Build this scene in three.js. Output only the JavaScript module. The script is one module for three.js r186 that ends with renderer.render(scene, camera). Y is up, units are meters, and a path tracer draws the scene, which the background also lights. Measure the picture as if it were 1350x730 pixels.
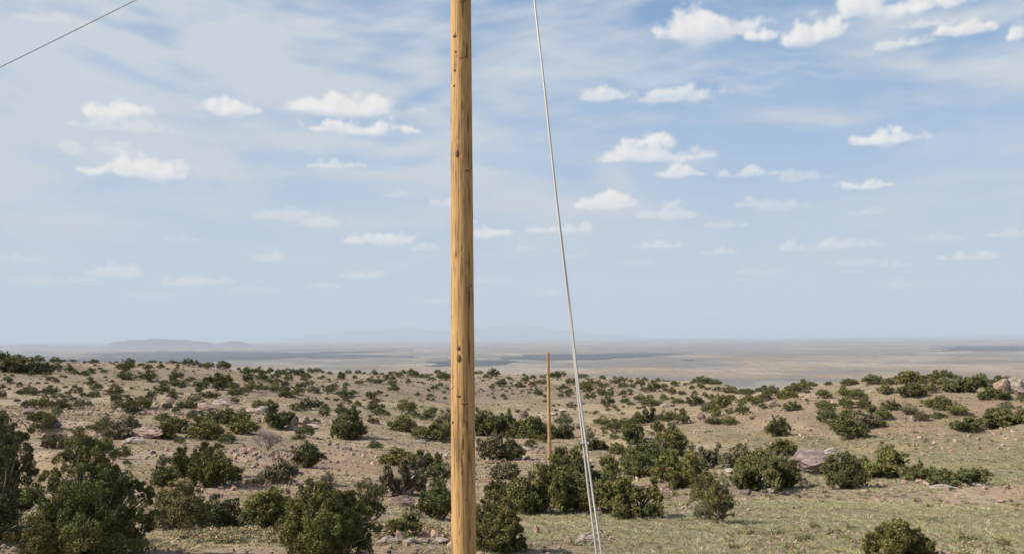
import * as THREE from 'three';
import { ImprovedNoise } from 'three/addons/math/ImprovedNoise.js';
import { mergeGeometries } from 'three/addons/utils/BufferGeometryUtils.js';

// ---------------------------------------------------------------- camera, sky, sun, exposure
const scene = new THREE.Scene();
const F = 1169, CX = 675, CY = 365;                       // focal length and centre, in pixels of the photograph
const camera = new THREE.PerspectiveCamera(2 * Math.atan(CY / F) * 180 / Math.PI, 1350 / 730, 0.1, 400000);
camera.position.set(0, 0, 0);                             // heights are measured from the eye
camera.rotation.order = 'YXZ';
camera.rotation.set(Math.atan((444 - CY) / F), 0, -0.0075);
camera.updateMatrixWorld(true);

const renderer = new THREE.WebGLRenderer({ antialias: true });
renderer.toneMapping = THREE.LinearToneMapping;
const EXPOSURE = 1.45;
renderer.toneMappingExposure = EXPOSURE;
renderer.shadowMap.enabled = true;

const SUN_AZ = 15 * Math.PI / 180, SUN_EL = 41 * Math.PI / 180;   // from the left, a little behind the camera
const sunDir = new THREE.Vector3(-Math.cos(SUN_AZ) * Math.cos(SUN_EL), Math.sin(SUN_EL), Math.sin(SUN_AZ) * Math.cos(SUN_EL));
const sun = new THREE.DirectionalLight(new THREE.Color(1, 0.93, 0.82), 5.0);
sun.position.copy(sunDir).multiplyScalar(600);
sun.castShadow = true;
sun.shadow.camera.left = -320; sun.shadow.camera.right = 320; sun.shadow.camera.top = 320; sun.shadow.camera.bottom = -320; sun.shadow.camera.far = 1400;
sun.shadow.mapSize.set(4096, 4096);
scene.add(sun, sun.target);
const FOG = { color: new THREE.Color(0.76, 0.87, 1.0), density: 2.0e-5 };
scene.fog = new THREE.FogExp2(FOG.color, FOG.density);

// ---------------------------------------------------------------- numbers
function rng(seed) { let a = seed >>> 0; return () => { a = (a + 0x6d2b79f5) >>> 0; let t = Math.imul(a ^ (a >>> 15), 1 | a); t = (t + Math.imul(t ^ (t >>> 7), 61 | t)) ^ t; return ((t ^ (t >>> 14)) >>> 0) / 4294967296; }; }
const perlin = new ImprovedNoise();
const N2 = (x, y, s = 0) => perlin.noise(x + 0.37, y + 0.71, s * 7.13 + 0.5);
function fbm(x, y, oct = 4, s = 0) { let a = 0.5, v = 0; for (let i = 0; i < oct; i++) { v += a * N2(x, y, s + i * 1.7); x = x * 2.03 + 11.3; y = y * 2.03 - 5.1; a *= 0.5; } return v; }
const clamp = (v, a = 0, b = 1) => v < a ? a : v > b ? b : v;
const sstep = (a, b, v) => { const t = clamp((v - a) / (b - a)); return t * t * (3 - 2 * t); };
const lerp = (a, b, t) => a + (b - a) * t;
const srgb = (r, g, b) => { const c = new THREE.Color().setRGB(r / 255, g / 255, b / 255, THREE.SRGBColorSpace); return [c.r, c.g, c.b]; };
const rayOf = (px, py) => new THREE.Vector3((px - CX) / F, (CY - py) / F, -1).applyQuaternion(camera.quaternion).normalize();
const azOf = (px, py = 550) => { const r = rayOf(px, py); return Math.atan2(r.x, -r.z); };
const pointAt = (px, py, d) => { const r = rayOf(px, py); return r.multiplyScalar(d / Math.hypot(r.x, r.z)); };   // d: distance over the ground

// ---------------------------------------------------------------- sky: air, thin veil, small cumulus
{
  const W = 4096, H = 2048, data = new Float32Array(W * H * 4);
  const D = 180 / Math.PI, stops = [[-90, 186, 200, 214], [0, 192, 206, 219], [3, 193, 208, 222], [7, 184, 202, 220], [11, 167, 192, 221], [16, 147, 178, 213], [22, 124, 159, 202], [35, 92, 134, 190], [60, 80, 124, 184], [90, 68, 112, 174]]
    .map(([e, ...c]) => [e, ...srgb(...c)]);
  const grad = (e) => { let i = 0; while (i < stops.length - 2 && e > stops[i + 1][0]) i++; const a = stops[i], b = stops[i + 1], t = clamp((e - a[0]) / (b[0] - a[0])); return [1, 2, 3].map((k) => lerp(a[k], b[k], t)); };
  const white = srgb(203, 211, 220);
  for (let j = 0; j < H; j++) {
    const el = (j + 0.5) / H * 180 - 90, base = grad(el), live = el > -1;
    for (let i = 0; i < W; i++) {
      const k = (j * W + i) * 4; let c = base;
      if (live) {
        const a = (i + 0.5) / W * Math.PI * 2, sx = Math.cos(a), sy = Math.sin(a);           // periodic round the sky
        const qx = sx * 7, qz = sy * 7, qe = el * 0.3 + N2(sx * 3 + 5, sy * 3, 4) * 0.5;
        const warp = perlin.noise(qx * 0.8, qe * 1.1, qz * 0.8) * 0.9;
        let v = 0, am = 0.5, fx = 1;
        for (let o = 0; o < 5; o++) { v += am * perlin.noise(qx * fx + warp + o * 3.1, qe * 1.7 * fx + warp * 0.6 + o, qz * fx - o * 2.3); fx *= 2.05; am *= 0.52; }
        const big = perlin.noise(sx * 1.9 + 13.69, el * 0.035, sy * 1.9 + 3.28);
        let veil = clamp(0.66 + v * 1.4 + big * 0.62) * sstep(-1, 9, el) * (1 - 0.35 * sstep(30, 80, el));
        veil = veil * veil * (1.5 - 0.5 * veil) * 0.95;
        c = [0, 1, 2].map((q) => lerp(base[q], white[q], veil));
      }
      data[k] = c[0]; data[k + 1] = c[1]; data[k + 2] = c[2]; data[k + 3] = 1;
    }
  }
  // cumulus: azimuth, base elevation, width, height (degrees), how opaque
  const clouds = [], pix = D / F;
  const list = [[925, 54, 150, 42, 1], [1008, 54, 42, 26, .9], [1072, 57, 84, 32, .95], [1175, 21, 150, 38, 1], [1245, 11, 54, 20, .9], [1277, 46, 64, 19, .95], [1175, 66, 42, 19, .6], [1217, 37, 32, 12, .5], [1218, 58, 32, 12, .4], [1342, 53, 30, 24, .9],
    [795, 134, 72, 27, .65], [900, 134, 112, 25, .6], [868, 216, 118, 38, .92], [895, 234, 58, 16, .75], [980, 233, 62, 13, .6], [1060, 239, 74, 16, .35], [1168, 190, 80, 19, .85], [1143, 249, 57, 15, .85],
    [805, 276, 72, 24, .9], [880, 289, 86, 22, .5], [735, 307, 96, 14, .6], [990, 273, 42, 13, .4], [1030, 276, 62, 15, .3], [875, 327, 62, 11, .5], [948, 335, 47, 10, .6], [1085, 329, 142, 14, .5], [1275, 343, 57, 14, .65],
    [640, 313, 54, 20, .8], [588, 273, 62, 16, .5], [725, 389, 36, 9, .4], [145, 156, 76, 28, .9], [160, 173, 130, 15, .35], [300, 151, 67, 31, .85], [452, 152, 150, 42, .95], [470, 176, 138, 22, .85], [190, 236, 132, 33, .97], [437, 222, 72, 13, .55], [90, 203, 34, 17, .35], [155, 204, 60, 18, .3],
    [500, 323, 88, 23, .75], [390, 292, 104, 20, .35], [480, 367, 52, 13, .45], [350, 344, 52, 13, .45], [155, 366, 62, 17, .5], [245, 377, 57, 14, .55], [290, 374, 32, 10, .45], [45, 374, 62, 12, .4], [570, 402, 54, 13, .3], [1130, 350, 70, 9, .3], [1190, 380, 60, 9, .25], [560, 330, 40, 10, .4], [60, 30, 90, 14, .2], [30, 345, 60, 8, .3], [110, 372, 44, 7, .35], [200, 392, 70, 8, .25], [330, 385, 60, 8, .25], [430, 380, 44, 8, .3], [420, 300, 60, 12, .35], [690, 330, 30, 8, .4], [840, 350, 60, 8, .25], [960, 300, 70, 10, .3], [1000, 362, 60, 8, .25], [1180, 352, 40, 8, .35], [1330, 312, 40, 10, .4], [1240, 318, 60, 9, .25], [640, 372, 60, 8, .25], [1150, 282, 40, 10, .4], [760, 340, 40, 8, .3], [530, 260, 50, 10, .25], [240, 320, 60, 10, .2]];
  for (const [px, py, w, h, op] of list) { const r = rayOf(px, py); clouds.push([Math.atan2(r.x, -r.z) * D, Math.asin(r.y) * D, w * pix * 1.18, h * pix * 1.3, op]); }
  const wisps = [[880, 108, 520, 46, .55, -.01], [720, 78, 230, 60, .4, .12], [300, 30, 620, 40, .4, .03], [200, 100, 420, 46, .4, -.02], [1290, 88, 150, 14, .5, 0], [1260, 170, 190, 46, .35, .05], [480, 190, 300, 40, .3, -.03], [150, 270, 360, 60, .35, 0], [1200, 270, 380, 60, .3, .02], [700, 200, 120, 40, .35, .1], [1060, 30, 200, 24, .2, 0], [560, 30, 90, 60, .3, .2]].map(([px, py, w, h, op, t]) => { const r = rayOf(px, py); return [Math.atan2(r.x, -r.z) * D, Math.asin(r.y) * D, w * pix, h * pix, op, t]; });
  const RW = rng(78); for (let n = 0; n < 110; n++) wisps.push([36 + RW() * 288, 5 + 45 * RW(), 6 + 22 * RW(), 1 + 2.4 * RW(), 0.25 + 0.3 * RW(), (RW() - 0.5) * 0.2]);
  wisps.forEach(([az, e0, w, h, op, tilt], n) => {
    const cosE = Math.cos(e0 / D), i0 = Math.round(((az - 90 - w / cosE) / 360 + 0.5) * W), i1 = Math.round(((az - 90 + w / cosE) / 360 + 0.5) * W), j0 = Math.round((e0 - h * 1.6 + 90) / 180 * H), j1 = Math.round((e0 + h * 1.6 + 90) / 180 * H);
    for (let j = Math.max(j0, H / 2 + 4); j <= j1 && j < H; j++) for (let i = i0; i <= i1; i++) {
      const dx = (((i + 0.5) / W - 0.5) * 360 + 90 - az) * cosE, dy = (j + 0.5) / H * 180 - 90 - e0 - dx * tilt, x = dx / w * 2, y = dy / h;
      const st = fbm(dx * 0.35 + n * 3.1 + dy * 0.5, dy * 1.5 + fbm(dx * 0.3, dy * 0.5 + n, 2, 3) * 1.6, 5, n * 0.7), g = Math.exp(-2.2 * y * y) * Math.max(0, 1 - x * x), al = clamp(g * (0.55 + 1.9 * st)) * op;
      if (al <= 0.002) continue; const k = (j * W + ((i % W) + W) % W) * 4; for (let q = 0; q < 3; q++) data[k + q] = lerp(data[k + q], white[q] * 1.08, al);
    }
  });
  const R = rng(77);
  for (let n = 0; n < 330; n++) {                          // the same kind of clouds round the rest of the sky
    const az = 36 + R() * 288, e = 3 + 42 * Math.pow(R(), 1.3), s = 0.35 + e * 0.055;
    clouds.push([az, e, s * (2.2 + 5 * R() * R()), s * (0.8 + 0.9 * R()), 0.35 + 0.6 * R()]);
  }
  const cloudC = srgb(243, 241, 238);
  clouds.forEach(([az, e0, w, h, op], n) => {
    const field = (x, y) => {                              // x, y in cloud widths and heights, base at 0
      const gx = x * w / h, nx = gx * 1.15 + n * 5.7, ny = y * 1.35 + n * 1.9;
      let v = 0, am = 0.5, fq = 1; for (let o = 0; o < 5; o++) { v += am * N2(nx * fq, ny * fq, n * 0.31 + o); fq *= 2.1; am *= 0.55; }
      const wob = N2(gx * 0.9 + n * 3.3, n * 2.1, 2) * 0.5, top = 0.62 * (1 - x * x * 3.2) + wob * 0.45;
      const e = Math.min(1 - Math.abs(x) * 2, y > 0.12 ? (top - y + 0.12) * 1.25 : top * 1.3) - Math.max(0, 0.13 - y) * 3.4;
      return e + v * 1.05;
    };
    const cosE = Math.cos(e0 / D), i0 = Math.round(((az - 90 - w * 0.75 / cosE) / 360 + 0.5) * W), i1 = Math.round(((az - 90 + w * 0.75 / cosE) / 360 + 0.5) * W);
    const j0 = Math.round((e0 - h * 0.4 + 90) / 180 * H), j1 = Math.round((e0 + h * 1.35 + 90) / 180 * H);
    for (let j = Math.max(j0, H / 2 + 4); j <= j1 && j < H; j++) for (let i = i0; i <= i1; i++) {
      const az1 = ((i + 0.5) / W - 0.5) * 360 + 90, x = (az1 - az) * cosE / w, y = ((j + 0.5) / H * 180 - 90 - e0) / h;
      const d = field(x, y); if (d <= 0) continue;
            const d2 = field(x - 0.16 * h / w, y + 0.2), thick = clamp(0.55 + (d - d2) * 0.75 + (y - 0.25) * 0.55);        // thick: sunlit heads and shaded bases, painted into the opacity
      const al = sstep(0, 0.4, d) * Math.min(0.96, op * 1.05 + 0.05) * (0.22 + 0.78 * thick);
      const k = (j * W + ((i % W) + W) % W) * 4, air = 0.15 * (1 - sstep(2, 14, e0));
      for (let q = 0; q < 3; q++) { data[k + q] = lerp(data[k + q], cloudC[q], al * (1 - air)); }
    }
  });
  for (let k = 0; k < data.length; k++) if (k % 4 !== 3) data[k] /= EXPOSURE;
  const tex = new THREE.DataTexture(data, W, H, THREE.RGBAFormat, THREE.FloatType);
  tex.mapping = THREE.EquirectangularReflectionMapping; tex.magFilter = THREE.LinearFilter; tex.minFilter = THREE.LinearFilter; tex.wrapS = THREE.RepeatWrapping; tex.needsUpdate = true;
  scene.background = tex; scene.environment = tex;
}

// ---------------------------------------------------------------- terrain
const PLAIN = -390;
const colDefs = [    // column of the photograph: [row, distance] down to the crest that stands against the plain
  [-500, [[730, 22], [640, 46], [585, 82], [560, 104], [535, 132], [505, 176], [488, 215], [474, 255]]],
  [0, [[730, 22], [640, 47], [585, 83], [560, 105], [538, 132], [510, 176], [490, 218], [477, 255]]],
  [110, [[730, 22], [640, 47], [585, 83], [560, 105], [538, 132], [510, 178], [490, 222], [479, 258]]],
  [220, [[730, 22], [640, 48], [590, 80], [565, 100], [540, 130], [515, 172], [493, 225], [481, 262]]],
  [310, [[730, 22], [640, 48], [590, 80], [565, 102], [540, 136], [518, 180], [498, 235], [488, 275]]],
  [380, [[730, 22], [640, 49], [590, 82], [563, 108], [540, 144], [520, 190], [503, 250], [493, 320]]],
  [480, [[730, 23], [640, 50], [592, 83], [563, 114], [543, 153], [525, 196], [508, 250], [494, 335]]],
  [600, [[730, 24], [680, 37], [640, 53], [600, 84], [571, 116], [552, 152], [541, 190], [522, 235], [507, 282], [494, 335]]],
  [740, [[730, 24], [688, 33], [640, 55], [604, 84], [572, 118], [550, 156], [540, 190], [520, 240], [507, 285], [496, 340]]],
  [860, [[730, 24], [690, 32], [640, 57], [604, 84], [576, 108], [556, 136], [540, 168], [523, 212], [510, 270], [501, 335]]],
  [960, [[730, 24], [690, 32], [640, 59], [606, 82], [580, 100], [560, 116], [542, 140], [527, 170], [514, 220], [507, 290]]],
  [1050, [[730, 24], [690, 33], [640, 61], [612, 79], [588, 97], [566, 110], [543, 124], [523, 142], [511, 162]]],
  [1140, [[730, 24], [690, 33], [640, 62], [612, 80], [588, 98], [570, 108], [548, 119], [527, 131], [508, 148], [505, 158]]],
  [1240, [[730, 24], [690, 33], [640, 62], [612, 80], [586, 99], [572, 107], [552, 117], [530, 128], [510, 143], [502, 156]]],
  [1350, [[730, 24], [690, 33], [640, 62], [612, 80], [586, 99], [572, 107], [552, 117], [530, 128], [512, 142], [504, 156]]],
  [1900, [[730, 24], [690, 33], [640, 62], [612, 80], [586, 99], [570, 108], [548, 120], [525, 133], [505, 150], [496, 165]]],
];
function pchip(xs, ys) {
  const n = xs.length, h = [], s = [], m = new Array(n).fill(0);
  for (let i = 0; i < n - 1; i++) { h[i] = xs[i + 1] - xs[i]; s[i] = (ys[i + 1] - ys[i]) / h[i]; }
  m[0] = s[0]; m[n - 1] = s[n - 2];
  for (let i = 1; i < n - 1; i++) m[i] = s[i - 1] * s[i] <= 0 ? 0 : 3 * (h[i - 1] + h[i]) / ((2 * h[i] + h[i - 1]) / s[i - 1] + (h[i] + 2 * h[i - 1]) / s[i]);
  return (x) => {
    if (x >= xs[n - 1]) return ys[n - 1]; if (x <= xs[0]) return ys[0];
    let i = 0; while (x > xs[i + 1]) i++;
    const t = (x - xs[i]) / h[i], t2 = t * t, t3 = t2 * t;
    return (2 * t3 - 3 * t2 + 1) * ys[i] + (t3 - 2 * t2 + t) * h[i] * m[i] + (3 * t2 - 2 * t3) * ys[i + 1] + (t3 - t2) * h[i] * m[i + 1];
  };
}
const cols = colDefs.map(([px, pts]) => {
  const xs = [0, 5, 11], ys = [-1.65, -2.45, -3.75];
  for (const [py, d] of pts) { xs.push(d); ys.push(pointAt(px, py, d).y); }
  const dc = xs[xs.length - 1], yc = ys[ys.length - 1];
  for (const [k, dr] of [[12, 0.35], [45, 6], [150, 26], [500, 90], [1300, 210], [2600, 330], [4200, -PLAIN]]) { xs.push(dc + k); ys.push(dr === -PLAIN ? PLAIN : yc - dr); }
  return { az: azOf(px), f: pchip(xs, ys) };
});
const NA = 240, ND = 420, AZ0 = -Math.PI / 2, AZ1 = Math.PI / 2, DMAX = 5200;
const dIdx = (d) => Math.log1p(d / 8) / Math.log1p(DMAX / 8) * (ND - 1), dOf = (i) => 8 * Math.expm1(i / (ND - 1) * Math.log1p(DMAX / 8));
const tableH = new Float32Array(NA * ND);
for (let a = 0; a < NA; a++) {
  const az = AZ0 + (AZ1 - AZ0) * a / (NA - 1);
  let i = 0; while (i < cols.length - 2 && az > cols[i + 1].az) i++;
  const t = clamp((az - cols[i].az) / (cols[i + 1].az - cols[i].az)), p = [Math.max(0, i - 1), i, i + 1, Math.min(cols.length - 1, i + 2)];
  const wgt = [-0.5 * t + t * t - 0.5 * t ** 3, 1 - 2.5 * t * t + 1.5 * t ** 3, 0.5 * t + 2 * t * t - 1.5 * t ** 3, -0.5 * t * t + 0.5 * t ** 3];
  const lin = [0, 1 - t, t, 0];
  for (let d = 0; d < ND; d++) { const dd = dOf(d); let v = 0; for (let q = 0; q < 4; q++) v += (0.6 * wgt[q] + 0.4 * lin[q]) * cols[p[q]].f(dd); tableH[a * ND + d] = v; }
}
function baseH(az, d) {
  if (d >= DMAX) return PLAIN;
  const back = Math.abs(az) > Math.PI / 2;
  const di = dIdx(d), d0 = Math.min(ND - 2, Math.floor(di)), td = di - d0;
  const at = (a) => { const ai = clamp((a - AZ0) / (AZ1 - AZ0)) * (NA - 1), a0 = Math.min(NA - 2, Math.floor(ai)), ta = ai - a0, g = (i, j) => tableH[i * ND + j]; return lerp(lerp(g(a0, d0), g(a0, d0 + 1), td), lerp(g(a0 + 1, d0), g(a0 + 1, d0 + 1), td), ta); };
  if (!back) return at(az);
  const s = az > 0 ? 1 : -1, t = sstep(Math.PI / 2, Math.PI, Math.abs(az)) * 0.5;
  return lerp(at(s * 1.57), at(-s * 1.57), t);
}
// rough, stony rises of the left slope (world places taken from the photograph's rows)
const stony = [[190, 572, 5, 1], [275, 545, 9, 1], [330, 530, 9, .8], [390, 560, 5, .9], [140, 540, 12, .8], [60, 560, 9, .7], [480, 600, 10, .6], [560, 560, 9, .6], [300, 640, 6, .6], [1325, 512, 6, 1], [1075, 612, 5, .8], [1020, 535, 10, .6], [1140, 575, 9, .5], [1250, 575, 9, .5], [330, 600, 9, .6], [700, 610, 8, .7], [760, 600, 8, .6], [560, 712, 3.2, 1], [500, 715, 3, .8], [770, 715, 2, .7], [990, 630, 4, .5], [850, 640, 5, .4], [1230, 650, 7, .45]];
const blobs = [];
function H(x, z) {
  const d = Math.hypot(x, z), az = Math.atan2(x, -z);
  let y = baseH(az, d);
  if (d < 4500) {
    const near = sstep(4, 18, d) * (1 - sstep(1500, 4500, d));
    y += near * (0.16 * fbm(x / 5, z / 5, 3, 1) + 0.9 * sstep(40, 140, d) * fbm(x / 26, z / 26, 3, 2));
    const gl = sstep(35, 60, d) * (1 - sstep(230, 330, d)); if (gl > 0) y -= gl * 0.55 * sstep(0.72, 1, 1 - 3.2 * Math.abs(fbm(x / 30, z / 30, 3, 8)));
    if (d < 420) for (const b of blobs) { const q = ((x - b.x) ** 2 + (z - b.z) ** 2) / (b.r * b.r); if (q < 5) { const m = Math.exp(-q) * b.w; const rg = 0.5 - Math.abs(fbm(x / 3.2, z / 3.2, 3, 5)); y += m * (rg * 0.85 - 0.1) * Math.min(1, b.r / 5); } }
  } else {
    const rel = sstep(4500, 9000, d);
    y += rel * (26 * fbm(x / 5200, z / 5200, 4, 3) + 14 * sstep(0.05, 0.12, fbm(x / 2600, z / 4200, 4, 6)));
  }
  return y;
}
function hit(px, py, most = 700) {                         // where the line of sight meets the ground, or skims the crest
  const r = rayOf(px, py), hl = Math.hypot(r.x, r.z); let best = null, gap = 1e9, prev = null;
  for (let d = 14; d < most; d *= 1.004) {
    const x = r.x / hl * d, z = r.z / hl * d, y = r.y / hl * d, g = y - H(x, z);
    if (g <= 0) { let lo = prev ?? d, hi = d; for (let k = 0; k < 14; k++) { const m = (lo + hi) / 2; if (r.y / hl * m - H(r.x / hl * m, r.z / hl * m) <= 0) hi = m; else lo = m; } const X = r.x / hl * hi, Z = r.z / hl * hi; return { x: X, z: Z, y: H(X, Z), d: hi }; }
    const ang = g / d; if (ang < gap && d < 380) { gap = ang; best = { x, z, y: H(x, z), d }; }
    prev = d;
  }
  return best;
}
for (const [px, py, r, w] of stony) { const p = hit(px, py); blobs.push({ x: p.x, z: p.z, r, w }); }

// what covers the soil: patches of grass, pale sand, red earth
const soilA = [0.352, 0.264, 0.173], soilB = [0.355, 0.243, 0.16], soilC = [0.455, 0.352, 0.25], grassG = [0.245, 0.225, 0.115], grassY = [0.35, 0.28, 0.155], brownH = [0.225, 0.165, 0.118];
const cover = [[1250, 680, 14, grassG, 1], [1120, 690, 10, grassG, .8], [1300, 620, 24, grassG, 1.1], [1200, 603, 18, grassG, .95], [1350, 600, 20, grassG, 1], [960, 705, 7, grassG, .55], [820, 705, 6, grassG, .4], [640, 541, 26, grassY, .85], [560, 545, 22, grassG, .5], [700, 548, 22, grassY, .8], [1240, 588, 14, grassY, .7], [1120, 592, 14, grassY, .6],
  [640, 520, 40, brownH, .8], [720, 515, 40, brownH, .7], [540, 512, 36, brownH, .6], [150, 500, 30, brownH, .6], [60, 495, 30, brownH, .6], [260, 500, 30, brownH, .4], [180, 515, 14, grassY, .7], [130, 508, 14, grassY, .5], [400, 620, 12, soilB, .6], [450, 600, 14, soilB, .6], [520, 612, 8, soilB, .6], [240, 545, 16, soilB, .6], [200, 575, 8, soilB, .7], [1020, 560, 22, soilB, .35], [1240, 545, 22, brownH, .35], [1330, 643, 7, soilB, .7], [1230, 652, 8, soilC, .7], [1120, 655, 5, soilC, .6], [560, 722, 4, soilB, .8], [300, 722, 4, soilB, .5], [670, 550, 10, soilC, .8], [700, 545, 8, soilC, .7]]
  .map(([px, py, r, c, w]) => { const p = hit(px, py); return { x: p.x, z: p.z, r, c, w }; });
const scrub = [0.205, 0.183, 0.168], wide = (x, z) => [fbm(x / 2300, z / 2300, 5, 21) + 0.6 * fbm(x / 520, z / 520, 3, 22), fbm(x / 9000, z / 9000, 4, 23)], here = wide(0, 0);
function tint(x, z, d, out) {                              // one rule for all the ground: soils in patches from a step to many kilometres wide, grass and open scrub on them
  const n1 = fbm(x / 13, z / 13, 4, 11), n2 = fbm(x / 3.1, z / 3.1, 3, 12), n3 = fbm(x / 40, z / 40, 3, 13), [w1, w2] = wide(x, z), a = w1 - here[0], b2 = w2 - here[1];
  let c = [0, 1, 2].map((k) => lerp(lerp(soilA[k], soilB[k], sstep(-0.1, 0.25, n3)), soilC[k], clamp(sstep(0.02, 0.3, n1) * 0.8 + sstep(0.06, 0.3, a))));
  c = c.map((v, k) => lerp(lerp(v, brownH[k], 0.8 * sstep(0.05, 0.4, -a)), scrub[k], 0.92 * sstep(0.02, 0.1, Math.abs(b2) - 0.22 * Math.max(0, a))));
  const gn = sstep(-0.18, 0.22, fbm(x / 6, z / 6, 4, 14));
  for (const b of cover) { const q = ((x - b.x) ** 2 + (z - b.z) ** 2) / (b.r * b.r); if (q < 6) { const m = Math.exp(-q) * b.w * (0.35 + 0.65 * gn); c = c.map((v, k) => lerp(v, b.c[k], m)); } }
  const g2 = 0.35 * sstep(0.0, 0.3, fbm(x / 2.2, z / 2.2, 3, 15)); c = c.map((v, k) => lerp(v, grassG[k], g2));
  const pan = sstep(0.16, 0.24, Math.abs(fbm(x / 1700 + 40, z / 1700, 4, 27) - fbm(40, 0, 4, 27))); c = c.map((v, k) => lerp(v, [0.5, 0.44, 0.37][k], 0.45 * pan));
  out.push(...c.map((v) => v * (1 + n2 * 0.42 + n1 * 0.3)));
}

// textures of the soil: grains, small pebbles, dry litter
function dataTex(n, m, fn, color = true) {
  const a = new Uint8Array(n * m * 4);
  for (let j = 0; j < m; j++) for (let i = 0; i < n; i++) { const c = fn(i / n, j / m), k = (j * n + i) * 4; for (let q = 0; q < 3; q++) a[k + q] = clamp(c[q]) * 255; a[k + 3] = 255; }
  const t = new THREE.DataTexture(a, n, m, THREE.RGBAFormat); t.wrapS = t.wrapT = THREE.RepeatWrapping; t.magFilter = THREE.LinearFilter; t.minFilter = THREE.LinearMipmapLinearFilter; t.generateMipmaps = true;
  if (color) t.colorSpace = THREE.SRGBColorSpace; t.needsUpdate = true; return t;
}
function tiled(u, v, f, s, oct = 3) { let a = 0.5, r = 0; for (let o = 0; o < oct; o++) { const A = u * 2 * Math.PI, B = v * 2 * Math.PI, R = f / 6.2832; r += a * (perlin.noise(Math.cos(A) * R + s, Math.sin(A) * R + Math.cos(B) * R * 1.03, Math.sin(B) * R - s) ); f *= 2; a *= 0.55; } return r; }
const soilRough = new Float32Array(512 * 512);
{
  const R = rng(5), P = 512;
  for (let j = 0; j < P; j++) for (let i = 0; i < P; i++) soilRough[j * P + i] = 0.5 + 0.75 * tiled(i / P, j / P, 22, 3.3, 4);
  for (let n = 0; n < 2600; n++) {
    const cx = R() * P, cy = R() * P, r = 0.9 + 3.4 * R() * R(), up = R() < 0.6 ? 0.34 : -0.36, e = 0.6 + 0.4 * R();
    for (let y = -Math.ceil(r); y <= r; y++) for (let x = -Math.ceil(r); x <= r; x++) { const q = (x * x + y * y / e) / (r * r); if (q < 1) { const k = ((Math.round(cy + y) + P) % P) * P + (Math.round(cx + x) + P) % P; soilRough[k] += up * (1 - q * q); } }
  }
}
const soilMap = dataTex(512, 512, (u, v) => { const h = soilRough[Math.floor(v * 512) * 512 + Math.floor(u * 512)], g = 0.8 + 0.3 * (clamp(h, -0.3, 1.2) - 0.5); return [g, g * 0.985, g * 0.96]; });
const soilBump = dataTex(512, 512, (u, v) => { const h = clamp(soilRough[Math.floor(v * 512) * 512 + Math.floor(u * 512)] * 0.7 + 0.1); return [h, h, h]; }, false);

{
  const azs = []; for (let a = -0.66; a <= 0.6601; a += 0.0034) azs.push(a);
  for (let a = 0.70; a < 2 * Math.PI - 0.67; a += 0.05) azs.push(a);
  const ds = [0, 1.5, 3, 5, 7, 9]; for (let d = 11; d < 420; d *= 1.0105) ds.push(d);
  for (let d = 430; d < 5200; d *= 1.06) ds.push(d);
  for (let d = 5300; d < 32000; d *= 1.015) ds.push(d);
  for (let d = 32000; d < 135000; d *= 1.03) ds.push(d);
  const pos = [], col = [], uv = [], idx = [], na = azs.length;
  for (const d of ds) for (const a of azs) { const x = Math.sin(a) * d, z = -Math.cos(a) * d; pos.push(x, H(x, z), z); uv.push(x / 5.3, z / 5.3); tint(x, z, d, col); }
  for (let j = 0; j < ds.length - 1; j++) for (let i = 0; i < na; i++) { const a = j * na + i, b = j * na + (i + 1) % na, c = a + na, e = b + na; if (j) idx.push(a, b, c); idx.push(b, e, c); }
  const g = new THREE.BufferGeometry(); g.setAttribute('position', new THREE.Float32BufferAttribute(pos, 3)); g.setAttribute('color', new THREE.Float32BufferAttribute(col, 3)); g.setAttribute('uv', new THREE.Float32BufferAttribute(uv, 2)); g.setIndex(idx); g.computeVertexNormals();
  const m = new THREE.Mesh(g, new THREE.MeshStandardMaterial({ vertexColors: true, map: soilMap, bumpMap: soilBump, bumpScale: 0.045, roughness: 0.97, side: THREE.DoubleSide }));
  m.name = 'ground'; m.userData = { kind: 'structure', label: 'stony tan hills and valley running out to the wide plain', category: 'terrain' }; m.receiveShadow = m.castShadow = true; scene.add(m);
}

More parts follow.
